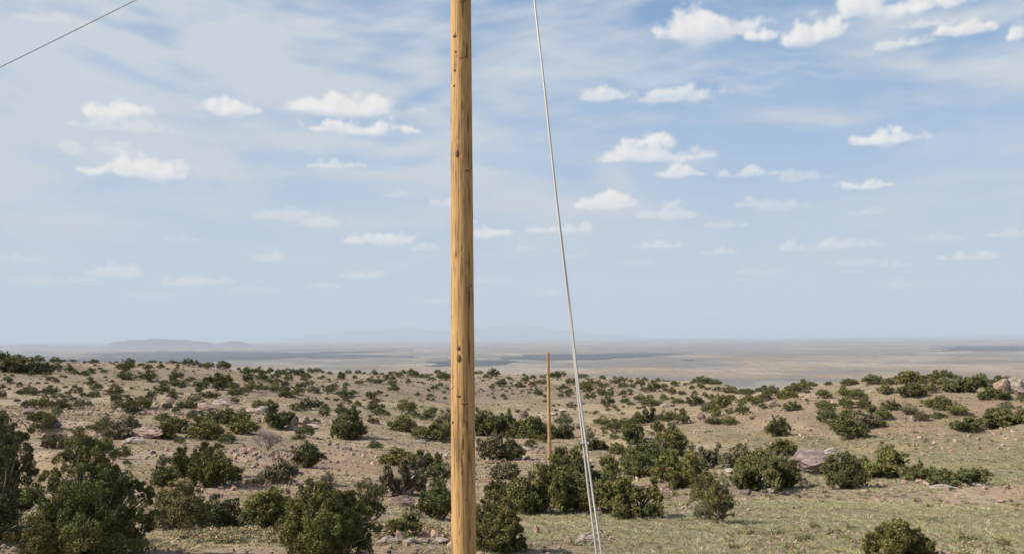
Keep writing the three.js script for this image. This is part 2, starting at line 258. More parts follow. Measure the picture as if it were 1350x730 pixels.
// ---------------------------------------------------------------- far mesas, mountains and painted cloud shade
const taken = {};
function numbered(n) { const k = taken[n] = (taken[n] ?? -1) + 1; return k ? `${n}_${String(k).padStart(3, '0')}` : n; }
function tag(o, label, category, group, kind) { o.userData = { label, category }; if (group) o.userData.group = group; if (kind) o.userData.kind = kind; o.traverse((q) => { if (q.isMesh) q.castShadow = q.receiveShadow = true; }); return o; }
const mat = (r, g, b, o = {}) => new THREE.MeshStandardMaterial({ color: new THREE.Color(r, g, b), roughness: 0.95, ...o });
function range(name, label, dist, depth, prof, rough, m, seed) {    // a ridge at its own distance: [column, row of its top]
  const n = 200, rows = 14, pos = [], idx = [], px0 = prof[0][0], px1 = prof[prof.length - 1][0];
  const f = pchip(prof.map((p) => p[0]), prof.map((p) => p[1]));
  for (let j = 0; j <= rows; j++) for (let i = 0; i <= n; i++) {
    const px = px0 + (px1 - px0) * i / n + 1.2 * N2(i * 0.21, j * 0.4, seed), v = (j / rows - 0.5) * 2, t = pointAt(px, f(px), dist), up = Math.max(0, t.y - PLAIN + 25);
    const talus = Math.abs(v) < 0.3 ? 1 : Math.pow(1 - (Math.abs(v) - 0.3) / 0.7, 1.5), gully = 0.25 * fbm(i * 0.05, v * 1.5, 3, seed);
    const dd = dist + v * depth * (1 + gully * 0.7), p = pointAt(px, f(px), dd);
    pos.push(p.x, PLAIN - 25 + up * talus * (1 + rough * 0.4 * fbm(i * 0.06 + 4, j * 0.35, 3, seed + 3) * (1 - talus * 0.6)), p.z);
  }
  for (let j = 0; j < rows; j++) for (let i = 0; i < n; i++) { const a = j * (n + 1) + i; idx.push(a, a + 1, a + n + 1, a + 1, a + n + 2, a + n + 1); }
  const g = new THREE.BufferGeometry(); g.setAttribute('position', new THREE.Float32BufferAttribute(pos, 3)); g.setIndex(idx); g.computeVertexNormals();
  m.side = THREE.DoubleSide; const o = new THREE.Mesh(g, m); o.name = numbered(name); scene.add(o); return tag(o, label, 'hills', null, 'structure');
}
range('mesa', 'flat topped hazy mesa across the plain', 48000, 2600, [[112, 470], [124, 461], [138, 455], [152, 450.5], [164, 450], [170, 448.2], [190, 447.8], [200, 446.6], [216, 446.8], [224, 447.8], [246, 448], [256, 450], [270, 450.6], [282, 453.5], [296, 451.5], [303, 449.6], [314, 449.8], [326, 453], [345, 460], [360, 470]], 0.5, mat(0.13, 0.115, 0.115), 31);
range('low_mesa', 'low hazy bench left of the flat topped mesa', 44000, 2500, [[-120, 470], [-60, 455], [0, 455], [40, 454], [90, 456], [130, 459], [170, 470]], 0.5, mat(0.2, 0.17, 0.15), 32);
range('mountain_range', 'very faint blue mountain range on the horizon', 126000, 7000, [[300, 470], [370, 447], [420, 441], [460, 437], [500, 434], [535, 431], [560, 435], [590, 437], [630, 433], [665, 429], [690, 428], [712, 431], [745, 436], [790, 440], [850, 445], [900, 470]], 0.5, mat(0.16, 0.15, 0.15), 33);
range('mountain_range', 'long low range closing the plain on the right', 70000, 4000, [[900, 470], [960, 449], [1050, 447], [1150, 446.5], [1230, 445], [1300, 443], [1400, 443], [1600, 444], [1700, 470]], 0.4, mat(0.22, 0.19, 0.17), 34);

// dark raised sheets on the plain that paint in the shade of clouds
{
  const shadeMat = mat(0.034, 0.034, 0.036, { side: THREE.DoubleSide });
  const shadeBands = [['dark band of painted shade on the plain below the mesa', -20, 545, 462.5, 481, 0.02, 41], ['long thin dark strip of painted shade behind the far pole', 600, 930, 466, 477, 0.0, 42], ['short dark strip of painted shade at the right of the plain', 1230, 1480, 456.5, 463.5, 0.0, 43], ['low dark patch of painted shade just beyond the central crest', 540, 690, 474, 485, 0.03, 44]];
  for (const [label, x0, x1, y0, y1, cut, seed] of shadeBands) {
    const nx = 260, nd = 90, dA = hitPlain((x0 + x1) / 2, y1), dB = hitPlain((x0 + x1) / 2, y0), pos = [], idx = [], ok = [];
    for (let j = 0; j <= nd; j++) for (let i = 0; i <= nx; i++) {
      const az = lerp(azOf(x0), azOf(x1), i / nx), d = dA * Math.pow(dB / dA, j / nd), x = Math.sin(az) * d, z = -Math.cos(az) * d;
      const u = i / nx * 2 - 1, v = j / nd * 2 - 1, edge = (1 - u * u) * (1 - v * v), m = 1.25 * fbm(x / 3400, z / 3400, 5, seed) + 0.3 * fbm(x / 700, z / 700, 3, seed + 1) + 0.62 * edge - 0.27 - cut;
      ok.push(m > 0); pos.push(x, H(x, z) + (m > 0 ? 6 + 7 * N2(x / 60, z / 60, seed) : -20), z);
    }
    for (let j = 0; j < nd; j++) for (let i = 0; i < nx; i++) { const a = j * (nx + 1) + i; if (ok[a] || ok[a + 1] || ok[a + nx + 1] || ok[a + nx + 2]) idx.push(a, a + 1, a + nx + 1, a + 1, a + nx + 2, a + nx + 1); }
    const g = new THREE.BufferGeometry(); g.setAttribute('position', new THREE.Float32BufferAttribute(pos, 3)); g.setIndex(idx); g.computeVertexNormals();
    const o = new THREE.Mesh(g, shadeMat); o.name = numbered('painted_shade_band'); scene.add(o); tag(o, label, 'painted_shade', null, 'stuff');
  }
}
function hitPlain(px, py) { const r = rayOf(px, py); return clamp(PLAIN / r.y * Math.hypot(r.x, r.z), 6000, 90000); }

// ---------------------------------------------------------------- foliage
function blades(count, lobes, o, seed) {                   // many small sprays gathered in clumps over the lobes of a crown
  const R = rng(seed), pos = [], col = [], v = new THREE.Vector3(), dir = new THREE.Vector3(), side = new THREE.Vector3(), q = new THREE.Vector3();
  const sph = () => { const z = R() * 2 - 1, a = R() * Math.PI * 2, s = Math.sqrt(1 - z * z); return v.set(s * Math.cos(a), z, s * Math.sin(a)); };
  const subs = [], clumps = []; let area = 0;
  for (const L of lobes) {                                 // crown > lobes > boughs > clumps > sprays
    const n = o.subs ?? 9; subs.push({ x: L.x, y: L.y, z: L.z, r: L.r * 0.6, core: 1 });
    for (let i = 0; i < n; i++) { sph(); if (v.y < -0.3 && R() < 0.7) v.y = -v.y; const rad = L.r * (0.55 + 0.33 * R()); subs.push({ x: L.x + v.x * rad * (L.sx ?? 1), y: L.y + v.y * rad * (L.sy ?? 1), z: L.z + v.z * rad * (L.sz ?? 1), r: L.r * (0.24 + 0.2 * R()), t: R(), w: R() }); }
  }
  for (const S of subs) area += S.r * S.r;
  for (const S of subs) {
    const n = Math.max(2, Math.round(o.clumps * S.r * S.r / area)), t = S.t ?? R(), w = S.w ?? R();
    for (let i = 0; i < n; i++) { sph(); const rad = S.r * (0.7 + 0.35 * R()); clumps.push({ x: S.x + v.x * rad, y: S.y + v.y * rad, z: S.z + v.z * rad, nx: v.x, ny: v.y, nz: v.z, r: S.r * (0.3 + 0.22 * R()) * (o.clumpSize ?? 1), t: 0.6 * t + 0.4 * R(), w: 0.6 * w + 0.4 * R() }); }
  }
  for (let i = 0; i < count; i++) {
    const c = clumps[Math.floor(R() * clumps.length)]; sph(); v.set(v.x + c.nx * 0.45, v.y + c.ny * 0.45, v.z + c.nz * 0.45).normalize();
    const rr = c.r * (0.8 + 0.25 * R()), x = c.x + v.x * rr, y = c.y + v.y * rr * 1.08, z = c.z + v.z * rr;
    if (y < (o.floor ?? 0)) { if (R() < 0.8) continue; }
    let l = o.len * (0.6 + 0.8 * R()), w;
    if (R() < 0.5) {                                      // scales lying over the clump
      q.set(v.x + (R() - 0.5) * 0.8, v.y + (R() - 0.5) * 0.8, v.z + (R() - 0.5) * 0.8).normalize();
      dir.set((R() - 0.5) * 1.6, 0.5 + (R() - 0.5) * 1.2, (R() - 0.5) * 1.6); dir.addScaledVector(q, -0.8 * dir.dot(q)).normalize(); side.crossVectors(dir, q).normalize(); w = l * (o.fat ?? 0.5) * 1.2 * (0.7 + 0.6 * R());
    } else {                                               // tips standing out of it
      dir.set(v.x * 0.8 + (R() - 0.5) * 0.8, v.y + 0.65 + (R() - 0.5) * 0.7, v.z * 0.8 + (R() - 0.5) * 0.8).normalize(); l *= 1.25; sph(); side.crossVectors(dir, v).normalize(); q.crossVectors(dir, side); w = l * (o.fat ?? 0.5) * 0.7 * (0.7 + 0.6 * R());
    }
    pos.push(x - side.x * w * 0.5, y - side.y * w * 0.5, z - side.z * w * 0.5, x + side.x * w * 0.5, y + side.y * w * 0.5, z + side.z * w * 0.5, x + dir.x * l + q.x * w * 0.3, y + dir.y * l + q.y * w * 0.3, z + dir.z * l + q.z * w * 0.3);
    const g = 0.6 + 0.75 * c.t + 0.25 * R(), ye = 0.85 + 0.35 * c.w, dead = R() < (o.dead ?? 0.03) ? 1 : 0;
    for (let k = 0; k < 3; k++) { const tip = 1; col.push(lerp(g * ye * tip, 2.1, dead), lerp(g * tip, 1.35, dead), lerp(g * 0.95 * tip, 1.9, dead)); }
  }
  const g = new THREE.BufferGeometry(); g.setAttribute('position', new THREE.Float32BufferAttribute(pos, 3)); g.setAttribute('color', new THREE.Float32BufferAttribute(col, 3));
  if (o.fit) {                                             // stretch the crown to the width and height it was measured to have
    const xs = [], ys = [], zs = []; for (let i = 0; i < pos.length; i += 9) { xs.push(pos[i]); ys.push(pos[i + 7]); zs.push(pos[i + 2]); }
    const pc = (a, t) => a.sort((p, r) => p - r)[Math.floor(t * (a.length - 1))], x0 = pc(xs, 0.012), x1 = pc(xs, 0.988), z0 = pc(zs, 0.012), z1 = pc(zs, 0.988), y1 = pc(ys, 0.99);
    g.translate(-(x0 + x1) / 2, 0, -(z0 + z1) / 2); g.userData.fit = [o.fit[0] / (x1 - x0), o.fit[1] / y1, o.fit[2] / (z1 - z0)]; g.scale(...g.userData.fit);
  }
  g.computeVertexNormals(); return g;
}
function limb(pts, r0, r1, sides = 6) {
  const c = new THREE.CatmullRomCurve3(pts), n = Math.max(4, pts.length * 3), fr = c.computeFrenetFrames(n, false), pos = [], idx = [];
  for (let i = 0; i <= n; i++) { const p = c.getPoint(i / n), r = lerp(r0, r1, i / n); for (let k = 0; k < sides; k++) { const a = k / sides * Math.PI * 2, cs = Math.cos(a) * r, sn = Math.sin(a) * r; pos.push(p.x + fr.normals[i].x * cs + fr.binormals[i].x * sn, p.y + fr.normals[i].y * cs + fr.binormals[i].y * sn, p.z + fr.normals[i].z * cs + fr.binormals[i].z * sn); } }
  for (let i = 0; i < n; i++) for (let k = 0; k < sides; k++) { const a = i * sides + k, b = i * sides + (k + 1) % sides; idx.push(a, b, a + sides, b, b + sides, a + sides); }
  const g = new THREE.BufferGeometry(); g.setAttribute('position', new THREE.Float32BufferAttribute(pos, 3)); g.setIndex(idx); g.computeVertexNormals(); return g;
}
const leafMat = (r, g, b) => new THREE.MeshStandardMaterial({ color: new THREE.Color(r, g, b), vertexColors: true, roughness: 0.9, side: THREE.DoubleSide });
const TONES = { dark: [leafMat(0.088, 0.093, 0.029), 'dark green'], mid: [leafMat(0.12, 0.119, 0.033), 'green'], olive: [leafMat(0.135, 0.128, 0.04), 'olive green'], grey: [leafMat(0.135, 0.13, 0.07), 'grey green'], rust: [leafMat(0.12, 0.088, 0.052), 'rusty brown'] };
const bark = mat(0.2, 0.155, 0.125), deadwood = mat(0.34, 0.28, 0.24);
const V = (x, y, z) => new THREE.Vector3(x, y, z);
function bushLobes(R, w, h, kind) {                        // a broad, uneven dome
  const L = [], n = 5 + Math.floor(R() * 4), style = R();
  if (style < 0.34) {                                      // several upright tufts side by side
    const m = 5 + Math.floor(R() * 4);
    for (let i = 0; i < m; i++) { const t = (i + 0.5) / m - 0.5, top = h * (0.95 - 1.1 * t * t - 0.35 * R()), r = w * (0.11 + 0.06 * R()); L.push({ x: t * w * 0.8 + (R() - 0.5) * 0.08 * w, y: top * 0.5, z: (R() - 0.5) * 0.5 * w, r: Math.max(r, top * 0.3), sx: 0.75, sz: 0.75, sy: clamp(top * 0.55 / r, 0.9, 1.7) }); }
    for (let i = 0; i < 5; i++) L.push({ x: (i / 4 - 0.5) * w * 0.62, y: h * (0.2 + 0.1 * R()), z: (R() - 0.5) * 0.4 * w, r: 0.2 * Math.min(w, h * 1.3) });
    return L;
  }
  if (style < 0.52) {                                      // two or three crowns grown together, the gap left open
    const m = 2 + Math.floor(R() * 2);
    for (let i = 0; i < m; i++) { const cx = ((i + 0.5) / m - 0.5) * w * 0.95 + (R() - 0.5) * 0.1 * w, hh = h * (0.6 + 0.4 * R()), ww = w / m; for (let k = 0; k < 4; k++) L.push({ x: cx + (R() - 0.5) * ww * 0.55, y: hh * (0.25 + 0.42 * R()), z: (R() - 0.5) * w * 0.4, r: 0.27 * Math.min(ww * 1.15, hh * 1.1) }); L.push({ x: cx, y: hh * 0.7, z: 0, r: 0.2 * Math.min(ww, hh) }); }
    for (let i = 0; i < 4; i++) L.push({ x: (i / 3 - 0.5) * w * 0.66, y: h * (0.14 + 0.1 * R()), z: (R() - 0.5) * 0.4 * w, r: 0.17 * Math.min(w, h * 1.3) });
    return L;
  }
  L.push({ x: (R() - 0.5) * 0.1 * w, y: h * 0.42, z: 0, r: 0.5 * Math.min(w * 0.78, h * 1.15), sx: w > h * 1.2 ? 1.2 : 1, sz: 1 });
  for (let i = 0; i < n; i++) {
    const a = i / n * Math.PI * 2 + R() * 0.7, rad = w * (0.2 + 0.11 * R()), r = (0.17 + 0.09 * R()) * Math.min(w, h * 1.35);
    L.push({ x: Math.cos(a) * rad, y: h * (0.2 + 0.26 * R()), z: Math.sin(a) * rad, r, sy: 1.05 });
  }
  L.push({ x: (R() - 0.5) * 0.25 * w, y: h * 0.72, z: (R() - 0.5) * 0.2 * w, r: 0.22 * Math.min(w, h), sy: 1.05 });
  if (R() < 0.4) L.push({ x: (R() - 0.5) * 0.45 * w, y: h * 0.64, z: (R() - 0.5) * 0.3 * w, r: 0.17 * Math.min(w, h), sy: 1.2 });
  return L;
}
function stems(lobes, R, w, h, r0) {
  const gs = [];
  lobes.forEach((L, i) => { const y = L.y, bx = (R() - 0.5) * 0.1 * w, bz = (R() - 0.5) * 0.1 * w; gs.push(limb([V(bx, -0.25, bz), V(bx + L.x * 0.3 + (R() - 0.5) * 0.08 * w, y * 0.4, bz + L.z * 0.3), V(L.x * 0.75, y * 0.75, L.z * 0.75 + (R() - 0.5) * 0.08 * w), V(L.x * 1.1, y + L.r * 0.55, L.z * 1.1)], r0 * (0.7 + 0.5 * R()), r0 * 0.12, 5)); });
  return mergeGeometries(gs);
}

// far and middle distance: shared crowns, drawn to unit size (width 1, height 1)
const variants = [];
for (let k = 0; k < 14; k++) { const R = rng(900 + k), hi = k < 6; variants.push(blades(hi ? 3800 : 1100, bushLobes(R, 1.2, 1), { clumps: hi ? 120 : 55, len: hi ? 0.06 : 0.1, fat: 0.55, floor: 0.02, dead: 0.02, clumpSize: 1.15, fit: [1, 1, 1] }, 400 + k)); }

// bushes read off the photograph: [x, row of the foot, width, height] in pixels of an enlarged crop (crop origin and scale given)
const zoom = (ox, oy, s, rows) => rows.map(([x, y, w, h, t]) => [ox + x / s, oy + y / s, w / s, h / s, t]);
const far = [
  ...zoom(0, 455, 5.84, [[25, 150, 85, 95], [140, 105, 130, 45], [290, 105, 80, 45], [120, 205, 180, 95, 'mid'], [225, 140, 60, 45], [310, 215, 160, 75], [420, 140, 70, 45], [430, 180, 80, 40], [525, 205, 55, 60], [480, 120, 40, 20], [555, 120, 60, 20], [730, 135, 50, 22], [690, 205, 40, 30], [790, 215, 40, 25], [960, 200, 110, 75], [1000, 165, 60, 60], [965, 265, 110, 60], [1085, 165, 50, 25], [1140, 195, 70, 45], [1080, 260, 80, 50], [1155, 280, 90, 80], [1170, 130, 70, 22], [1320, 140, 50, 25], [50, 290, 65, 45], [90, 245, 30, 18], [15, 345, 50, 40], [15, 415, 50, 60], [185, 375, 90, 45], [245, 385, 90, 50], [380, 375, 100, 50], [590, 365, 75, 45], [735, 345, 80, 45], [635, 400, 40, 35], [730, 400, 60, 45], [690, 410, 40, 40], [465, 410, 45, 35], [405, 415, 50, 35], [875, 385, 110, 60], [895, 440, 80, 60], [310, 490, 140, 90, 'mid'], [495, 495, 95, 75], [610, 490, 80, 70, 'grey'], [680, 475, 40, 45, 'grey'], [190, 490, 60, 60, 'rust'], [960, 500, 140, 90], [1020, 530, 90, 70], [1090, 490, 120, 90, 'mid'], [1150, 430, 70, 60], [1165, 390, 60, 40], [1185, 345, 30, 30], [1240, 370, 90, 70], [1265, 310, 60, 40], [1325, 400, 50, 60, 'grey'], [1325, 290, 40, 80], [1285, 495, 70, 50, 'rust'], [1245, 575, 120, 50, 'mid'], [320, 580, 150, 60], [310, 660, 130, 80], [370, 635, 90, 90], [430, 525, 70, 50, 'grey'], [610, 670, 60, 45], [730, 665, 110, 70, 'mid'], [800, 640, 110, 80, 'grey'], [900, 720, 180, 120, 'grey'], [990, 660, 130, 110, 'grey'], [600, 740, 130, 60, 'olive'], [1250, 715, 150, 110, 'mid'], [400, 735, 130, 60, 'grey']]),
  ...zoom(220, 455, 5.84, [[55, 135, 90, 20], [160, 160, 80, 55], [225, 140, 50, 45], [265, 150, 50, 30], [330, 155, 60, 45], [300, 185, 45, 50], [435, 170, 95, 60], [70, 270, 95, 75], [95, 325, 110, 55], [185, 280, 90, 35], [210, 320, 40, 30], [275, 330, 70, 55], [390, 300, 150, 80, 'mid'], [465, 290, 70, 60, 'mid'], [405, 345, 90, 65], [505, 335, 90, 50], [550, 190, 30, 25], [625, 225, 110, 55], [620, 285, 80, 70], [705, 215, 70, 50], [720, 275, 90, 75], [795, 215, 70, 45], [855, 215, 50, 40], [840, 245, 50, 30], [805, 255, 30, 30], [785, 295, 60, 45], [845, 290, 80, 35], [905, 325, 60, 55], [915, 230, 80, 50], [935, 275, 60, 55], [970, 195, 30, 30], [1020, 240, 70, 60], [1070, 260, 80, 40], [1100, 215, 40, 40], [1155, 210, 80, 35], [1250, 225, 40, 25], [1335, 250, 30, 50], [650, 355, 130, 60, 'mid'], [805, 360, 140, 65, 'mid'], [925, 405, 110, 80], [1010, 380, 90, 60, 'mid'], [1030, 335, 80, 50], [1095, 315, 60, 45], [1125, 370, 90, 55, 'grey'], [1195, 330, 35, 25], [1260, 370, 90, 60], [1285, 330, 50, 40], [540, 400, 130, 80], [520, 450, 60, 50], [330, 410, 110, 55], [260, 390, 40, 30], [40, 420, 70, 70, 'rust'], [220, 435, 70, 60, 'grey'], [150, 510, 130, 100], [15, 490, 40, 50], [65, 525, 50, 50], [185, 570, 70, 70], [710, 485, 100, 60, 'mid'], [790, 465, 60, 50, 'grey'], [785, 530, 80, 70], [1085, 495, 130, 90], [985, 495, 80, 50, 'mid'], [1155, 440, 30, 25], [1215, 550, 80, 90, 'grey'], [1320, 520, 50, 70], [430, 600, 260, 100, 'mid'], [560, 590, 140, 90, 'mid'], [590, 680, 190, 110, 'mid'], [880, 640, 200, 180], [1060, 700, 130, 80], [60, 660, 150, 100, 'olive'], [280, 720, 240, 160, 'mid'], [20, 700, 60, 50, 'mid'], [1310, 720, 90, 150], [460, 730, 110, 50], [1010, 730, 90, 40, 'mid']]),
  ...zoom(440, 455, 5.84, [[60, 265, 55, 60], [110, 215, 50, 35], [160, 255, 35, 25], [185, 225, 50, 35], [310, 235, 55, 45], [235, 215, 30, 20], [370, 230, 40, 20], [290, 290, 65, 55], [345, 295, 60, 55], [420, 265, 80, 45], [505, 250, 60, 45], [450, 215, 70, 25], [535, 205, 50, 35], [595, 210, 65, 45], [610, 245, 90, 45], [575, 295, 45, 35], [450, 305, 70, 35], [455, 355, 90, 60], [195, 300, 65, 30], [95, 320, 50, 35], [695, 250, 80, 30], [800, 225, 50, 40], [850, 270, 100, 65], [760, 270, 50, 25], [775, 345, 60, 40], [820, 320, 40, 35], [740, 400, 50, 30], [870, 345, 40, 25], [70, 400, 90, 65], [150, 390, 70, 45], [285, 410, 75, 60], [325, 445, 50, 40], [85, 440, 60, 40], [125, 460, 40, 40], [180, 470, 60, 45], [310, 510, 100, 80], [370, 490, 40, 40], [390, 540, 80, 45, 'mid'], [55, 525, 85, 75], [560, 525, 130, 110, 'mid'], [600, 500, 60, 60], [740, 535, 90, 50], [835, 525, 30, 30], [300, 600, 80, 45, 'rust'], [120, 720, 230, 230], [530, 660, 200, 120, 'olive'], [660, 715, 120, 90, 'mid'], [800, 720, 190, 120, 'mid'], [880, 600, 80, 110], [1115, 225, 70, 30], [1230, 240, 90, 60], [1285, 315, 90, 55], [1170, 255, 50, 35], [1220, 340, 40, 35], [1135, 700, 180, 200], [1165, 525, 40, 30], [1290, 690, 120, 70, 'mid']]),
  ...zoom(660, 455, 5.84, [[15, 315, 50, 50], [60, 265, 60, 25], [185, 285, 60, 70], [145, 325, 70, 45], [240, 315, 60, 35], [250, 260, 55, 30], [325, 255, 50, 25], [290, 385, 70, 50], [310, 300, 100, 35], [420, 255, 80, 55], [470, 240, 70, 40], [480, 340, 60, 40], [525, 380, 65, 40], [465, 400, 50, 30], [545, 305, 80, 55], [630, 250, 100, 30], [645, 360, 120, 80, 'mid'], [690, 305, 60, 40], [690, 420, 85, 60], [785, 265, 50, 35], [755, 310, 60, 40], [780, 385, 80, 75], [820, 320, 50, 30], [840, 395, 60, 60], [825, 465, 100, 75], [545, 480, 75, 45, 'rust'], [735, 535, 45, 35], [825, 510, 30, 30], [885, 300, 80, 60], [930, 285, 50, 45], [940, 335, 70, 50], [1000, 290, 40, 30], [1010, 330, 50, 35], [995, 365, 50, 30], [945, 390, 65, 45], [960, 445, 70, 55], [1000, 465, 50, 30], [1065, 310, 60, 45], [1095, 310, 40, 40], [1110, 280, 50, 35], [1180, 360, 90, 90], [1260, 340, 60, 45], [1215, 285, 30, 35], [1335, 310, 30, 35], [1320, 370, 60, 50], [1110, 360, 70, 40, 'rust'], [1075, 435, 90, 60], [1150, 415, 50, 35], [1145, 470, 110, 60], [1225, 465, 60, 40], [1255, 425, 60, 50, 'grey'], [485, 620, 130, 90, 'grey'], [200, 720, 330, 140, 'mid'], [470, 725, 170, 110], [780, 620, 120, 75, 'mid'], [870, 670, 100, 100], [880, 725, 70, 60], [955, 640, 110, 80], [1040, 620, 110, 90], [1120, 600, 150, 120], [1255, 590, 110, 80], [1320, 570, 60, 70], [1210, 660, 95, 75], [1020, 730, 150, 120], [1320, 710, 70, 120, 'grey'], [795, 655, 50, 30], [690, 720, 70, 80, 'grey']]),
  ...zoom(880, 455, 5.84, [[55, 315, 55, 40], [255, 335, 60, 40], [265, 300, 120, 60], [320, 300, 60, 50], [370, 305, 90, 40], [385, 355, 60, 35], [475, 365, 90, 40], [590, 320, 190, 30], [740, 310, 90, 45], [698, 340, 45, 30], [570, 385, 50, 50], [630, 380, 90, 45], [30, 375, 60, 40, 'rust'], [110, 380, 60, 30], [80, 450, 90, 40], [205, 465, 110, 90], [290, 405, 50, 45], [345, 420, 60, 45], [420, 480, 130, 100, 'mid'], [490, 430, 80, 50], [330, 520, 110, 80], [375, 550, 70, 80, 'mid'], [490, 525, 75, 45], [360, 610, 100, 65], [480, 610, 110, 60, 'mid'], [580, 535, 95, 85], [570, 460, 70, 50, 'olive'], [640, 440, 100, 60, 'mid'], [700, 450, 70, 60, 'mid'], [750, 430, 90, 80], [820, 390, 80, 80], [890, 430, 80, 70, 'mid'], [920, 400, 120, 80, 'mid'], [990, 370, 90, 75], [1040, 340, 100, 75, 'mid'], [1100, 320, 100, 35], [960, 505, 120, 70], [845, 695, 150, 140], [1195, 395, 90, 50], [1250, 310, 40, 30, 'grey'], [1075, 435, 25, 25], [1215, 490, 95, 60], [1245, 600, 130, 120], [110, 610, 120, 120], [20, 580, 60, 60, 'mid'], [40, 700, 90, 90]]),
  ...zoom(1100, 455, 5.4, [[105, 285, 100, 45], [265, 275, 110, 60], [320, 255, 50, 35], [385, 280, 80, 40], [545, 265, 150, 75, 'mid'], [635, 290, 70, 45], [720, 245, 90, 60], [800, 240, 80, 60], [860, 235, 50, 30], [700, 275, 60, 40], [75, 355, 90, 60, 'mid'], [165, 380, 120, 60], [375, 345, 100, 55], [545, 365, 170, 90], [690, 340, 90, 55], [790, 300, 90, 60], [800, 325, 90, 50], [870, 330, 140, 70], [980, 330, 170, 110], [1060, 280, 50, 50], [1165, 290, 100, 65], [1240, 255, 55, 35], [1140, 385, 160, 70], [1330, 400, 50, 60], [90, 450, 90, 75], [205, 450, 100, 75], [110, 520, 120, 70], [220, 565, 140, 90, 'grey'], [270, 475, 70, 50], [400, 460, 110, 65], [345, 530, 100, 80, 'mid'], [320, 580, 90, 60], [535, 490, 110, 65, 'grey'], [630, 540, 85, 65, 'rust'], [680, 440, 70, 60, 'mid'], [770, 430, 120, 60], [765, 465, 80, 55], [745, 520, 90, 40], [880, 500, 125, 80, 'mid'], [985, 515, 35, 30], [935, 610, 130, 85], [1115, 575, 130, 75], [1135, 500, 80, 50], [1195, 490, 90, 50], [1225, 450, 80, 45, 'grey'], [1260, 570, 170, 95, 'mid'], [1335, 500, 50, 60], [110, 660, 200, 140]]),
];
const near = [
  ...zoom(0, 0, 1, [[885, 600, 46, 32, 'mid'], [850, 620, 50, 34], [790, 646, 52, 42, 'mid'], [752, 643, 46, 38], [902, 630, 46, 30], [690, 578, 50, 30, 'mid'], [1000, 628, 50, 32, 'mid'], [1036, 638, 34, 28, 'mid'], [655, 575, 42, 32], [590, 575, 40, 28, 'grey']]),
  ...zoom(0, 570, 4.56, [[725, 160, 90, 70, 'mid'], [755, 195, 40, 30, 'mid'], [330, 95, 150, 80, 'grey'], [975, 330, 130, 120], [990, 205, 80, 70, 'grey']]),
  ...zoom(220, 570, 4.56, [[150, 270, 210, 190, 'mid'], [270, 320, 250, 190, 'mid'], [355, 65, 90, 50], [305, 100, 65, 35], [75, 65, 60, 30], [840, 210, 150, 140], [680, 310, 180, 140, 'grey'], [545, 320, 70, 60, 'grey'], [965, 310, 70, 60, 'grey'], [410, 305, 70, 50, 'mid'], [600, 585, 260, 230, 'mid']]),
  ...zoom(440, 570, 4.56, [[400, 190, 220, 90, 'mid'], [570, 220, 150, 110], [420, 380, 240, 210, 'grey'], [620, 520, 240, 220], [420, 615, 190, 120, 'olive'], [630, 290, 150, 100], [250, 100, 80, 50], [960, 160, 180, 140, 'grey'], [1020, 280, 140, 110, 'grey'], [985, 405, 140, 110]]),
  ...zoom(660, 570, 4.56, [[60, 170, 150, 140], [40, 285, 130, 100, 'grey'], [20, 395, 110, 100], [230, 490, 330, 270, 'mid'], [400, 240, 180, 150, 'mid'], [480, 480, 240, 220], [670, 490, 230, 250, 'mid'], [820, 515, 270, 230, 'mid'], [700, 130, 90, 70, 'mid'], [800, 70, 110, 110], [840, 270, 220, 130], [960, 215, 180, 160, 'grey'], [560, 105, 150, 70], [340, 310, 200, 160]]),
  ...zoom(880, 570, 4.56, [[60, 335, 260, 210, 'mid'], [160, 250, 140, 120], [220, 525, 90, 100, 'grey'], [260, 215, 130, 140, 'grey'], [440, 215, 220, 120, 'grey'], [600, 235, 200, 120, 'grey'], [570, 345, 280, 170], [710, 335, 160, 160], [690, 145, 150, 100], [430, 130, 100, 60]]),
  ...zoom(1100, 570, 4.56, [[70, 335, 210, 190], [270, 275, 270, 160, 'mid'], [520, 292, 165, 92], [690, 325, 190, 85], [825, 318, 130, 92], [900, 262, 90, 35]]),  // last entry: low dark bush form standing in for a shadow
];
function where(px, py) {
  if (px > 1040 && py < 580) return ['on the right hillside', 'right hillside'];
  if (px > 860 && py < 588) return ['on the spur beside the right hill', 'spur'];
  if (py < 492 && px < 300) return ['along the crest of the left ridge', 'left ridge crest'];
  if (py < 525 && px < 420) return ['on the upper slope of the left ridge', 'left ridge upper slope'];
  if (px < 420 && py < 585) return ['on the stony lower left slope', 'lower left slope'];
  if (py < 545) return ['on the low central ridge', 'central ridge'];
  if (px > 1040) return ['by the big boulder', 'grassy flat'];
  if (px < 460) return ['on the pinkish slope', 'pinkish slope'];
  if (px < 700) return ['in the valley beside the near pole', 'valley thicket by the near pole'];
  return ['in the valley by the far pole', 'valley thicket by the far pole'];
}
const all = [...far.map((b) => [...b, 0]), ...near.map((b) => [...b, 1])].map(([x, y, w, h, tone, nr], i) => ({ x, y, w, h, tone: tone ?? 'dark', i, area: w * h })).sort((a, b) => b.area - a.area);
const rest = [];
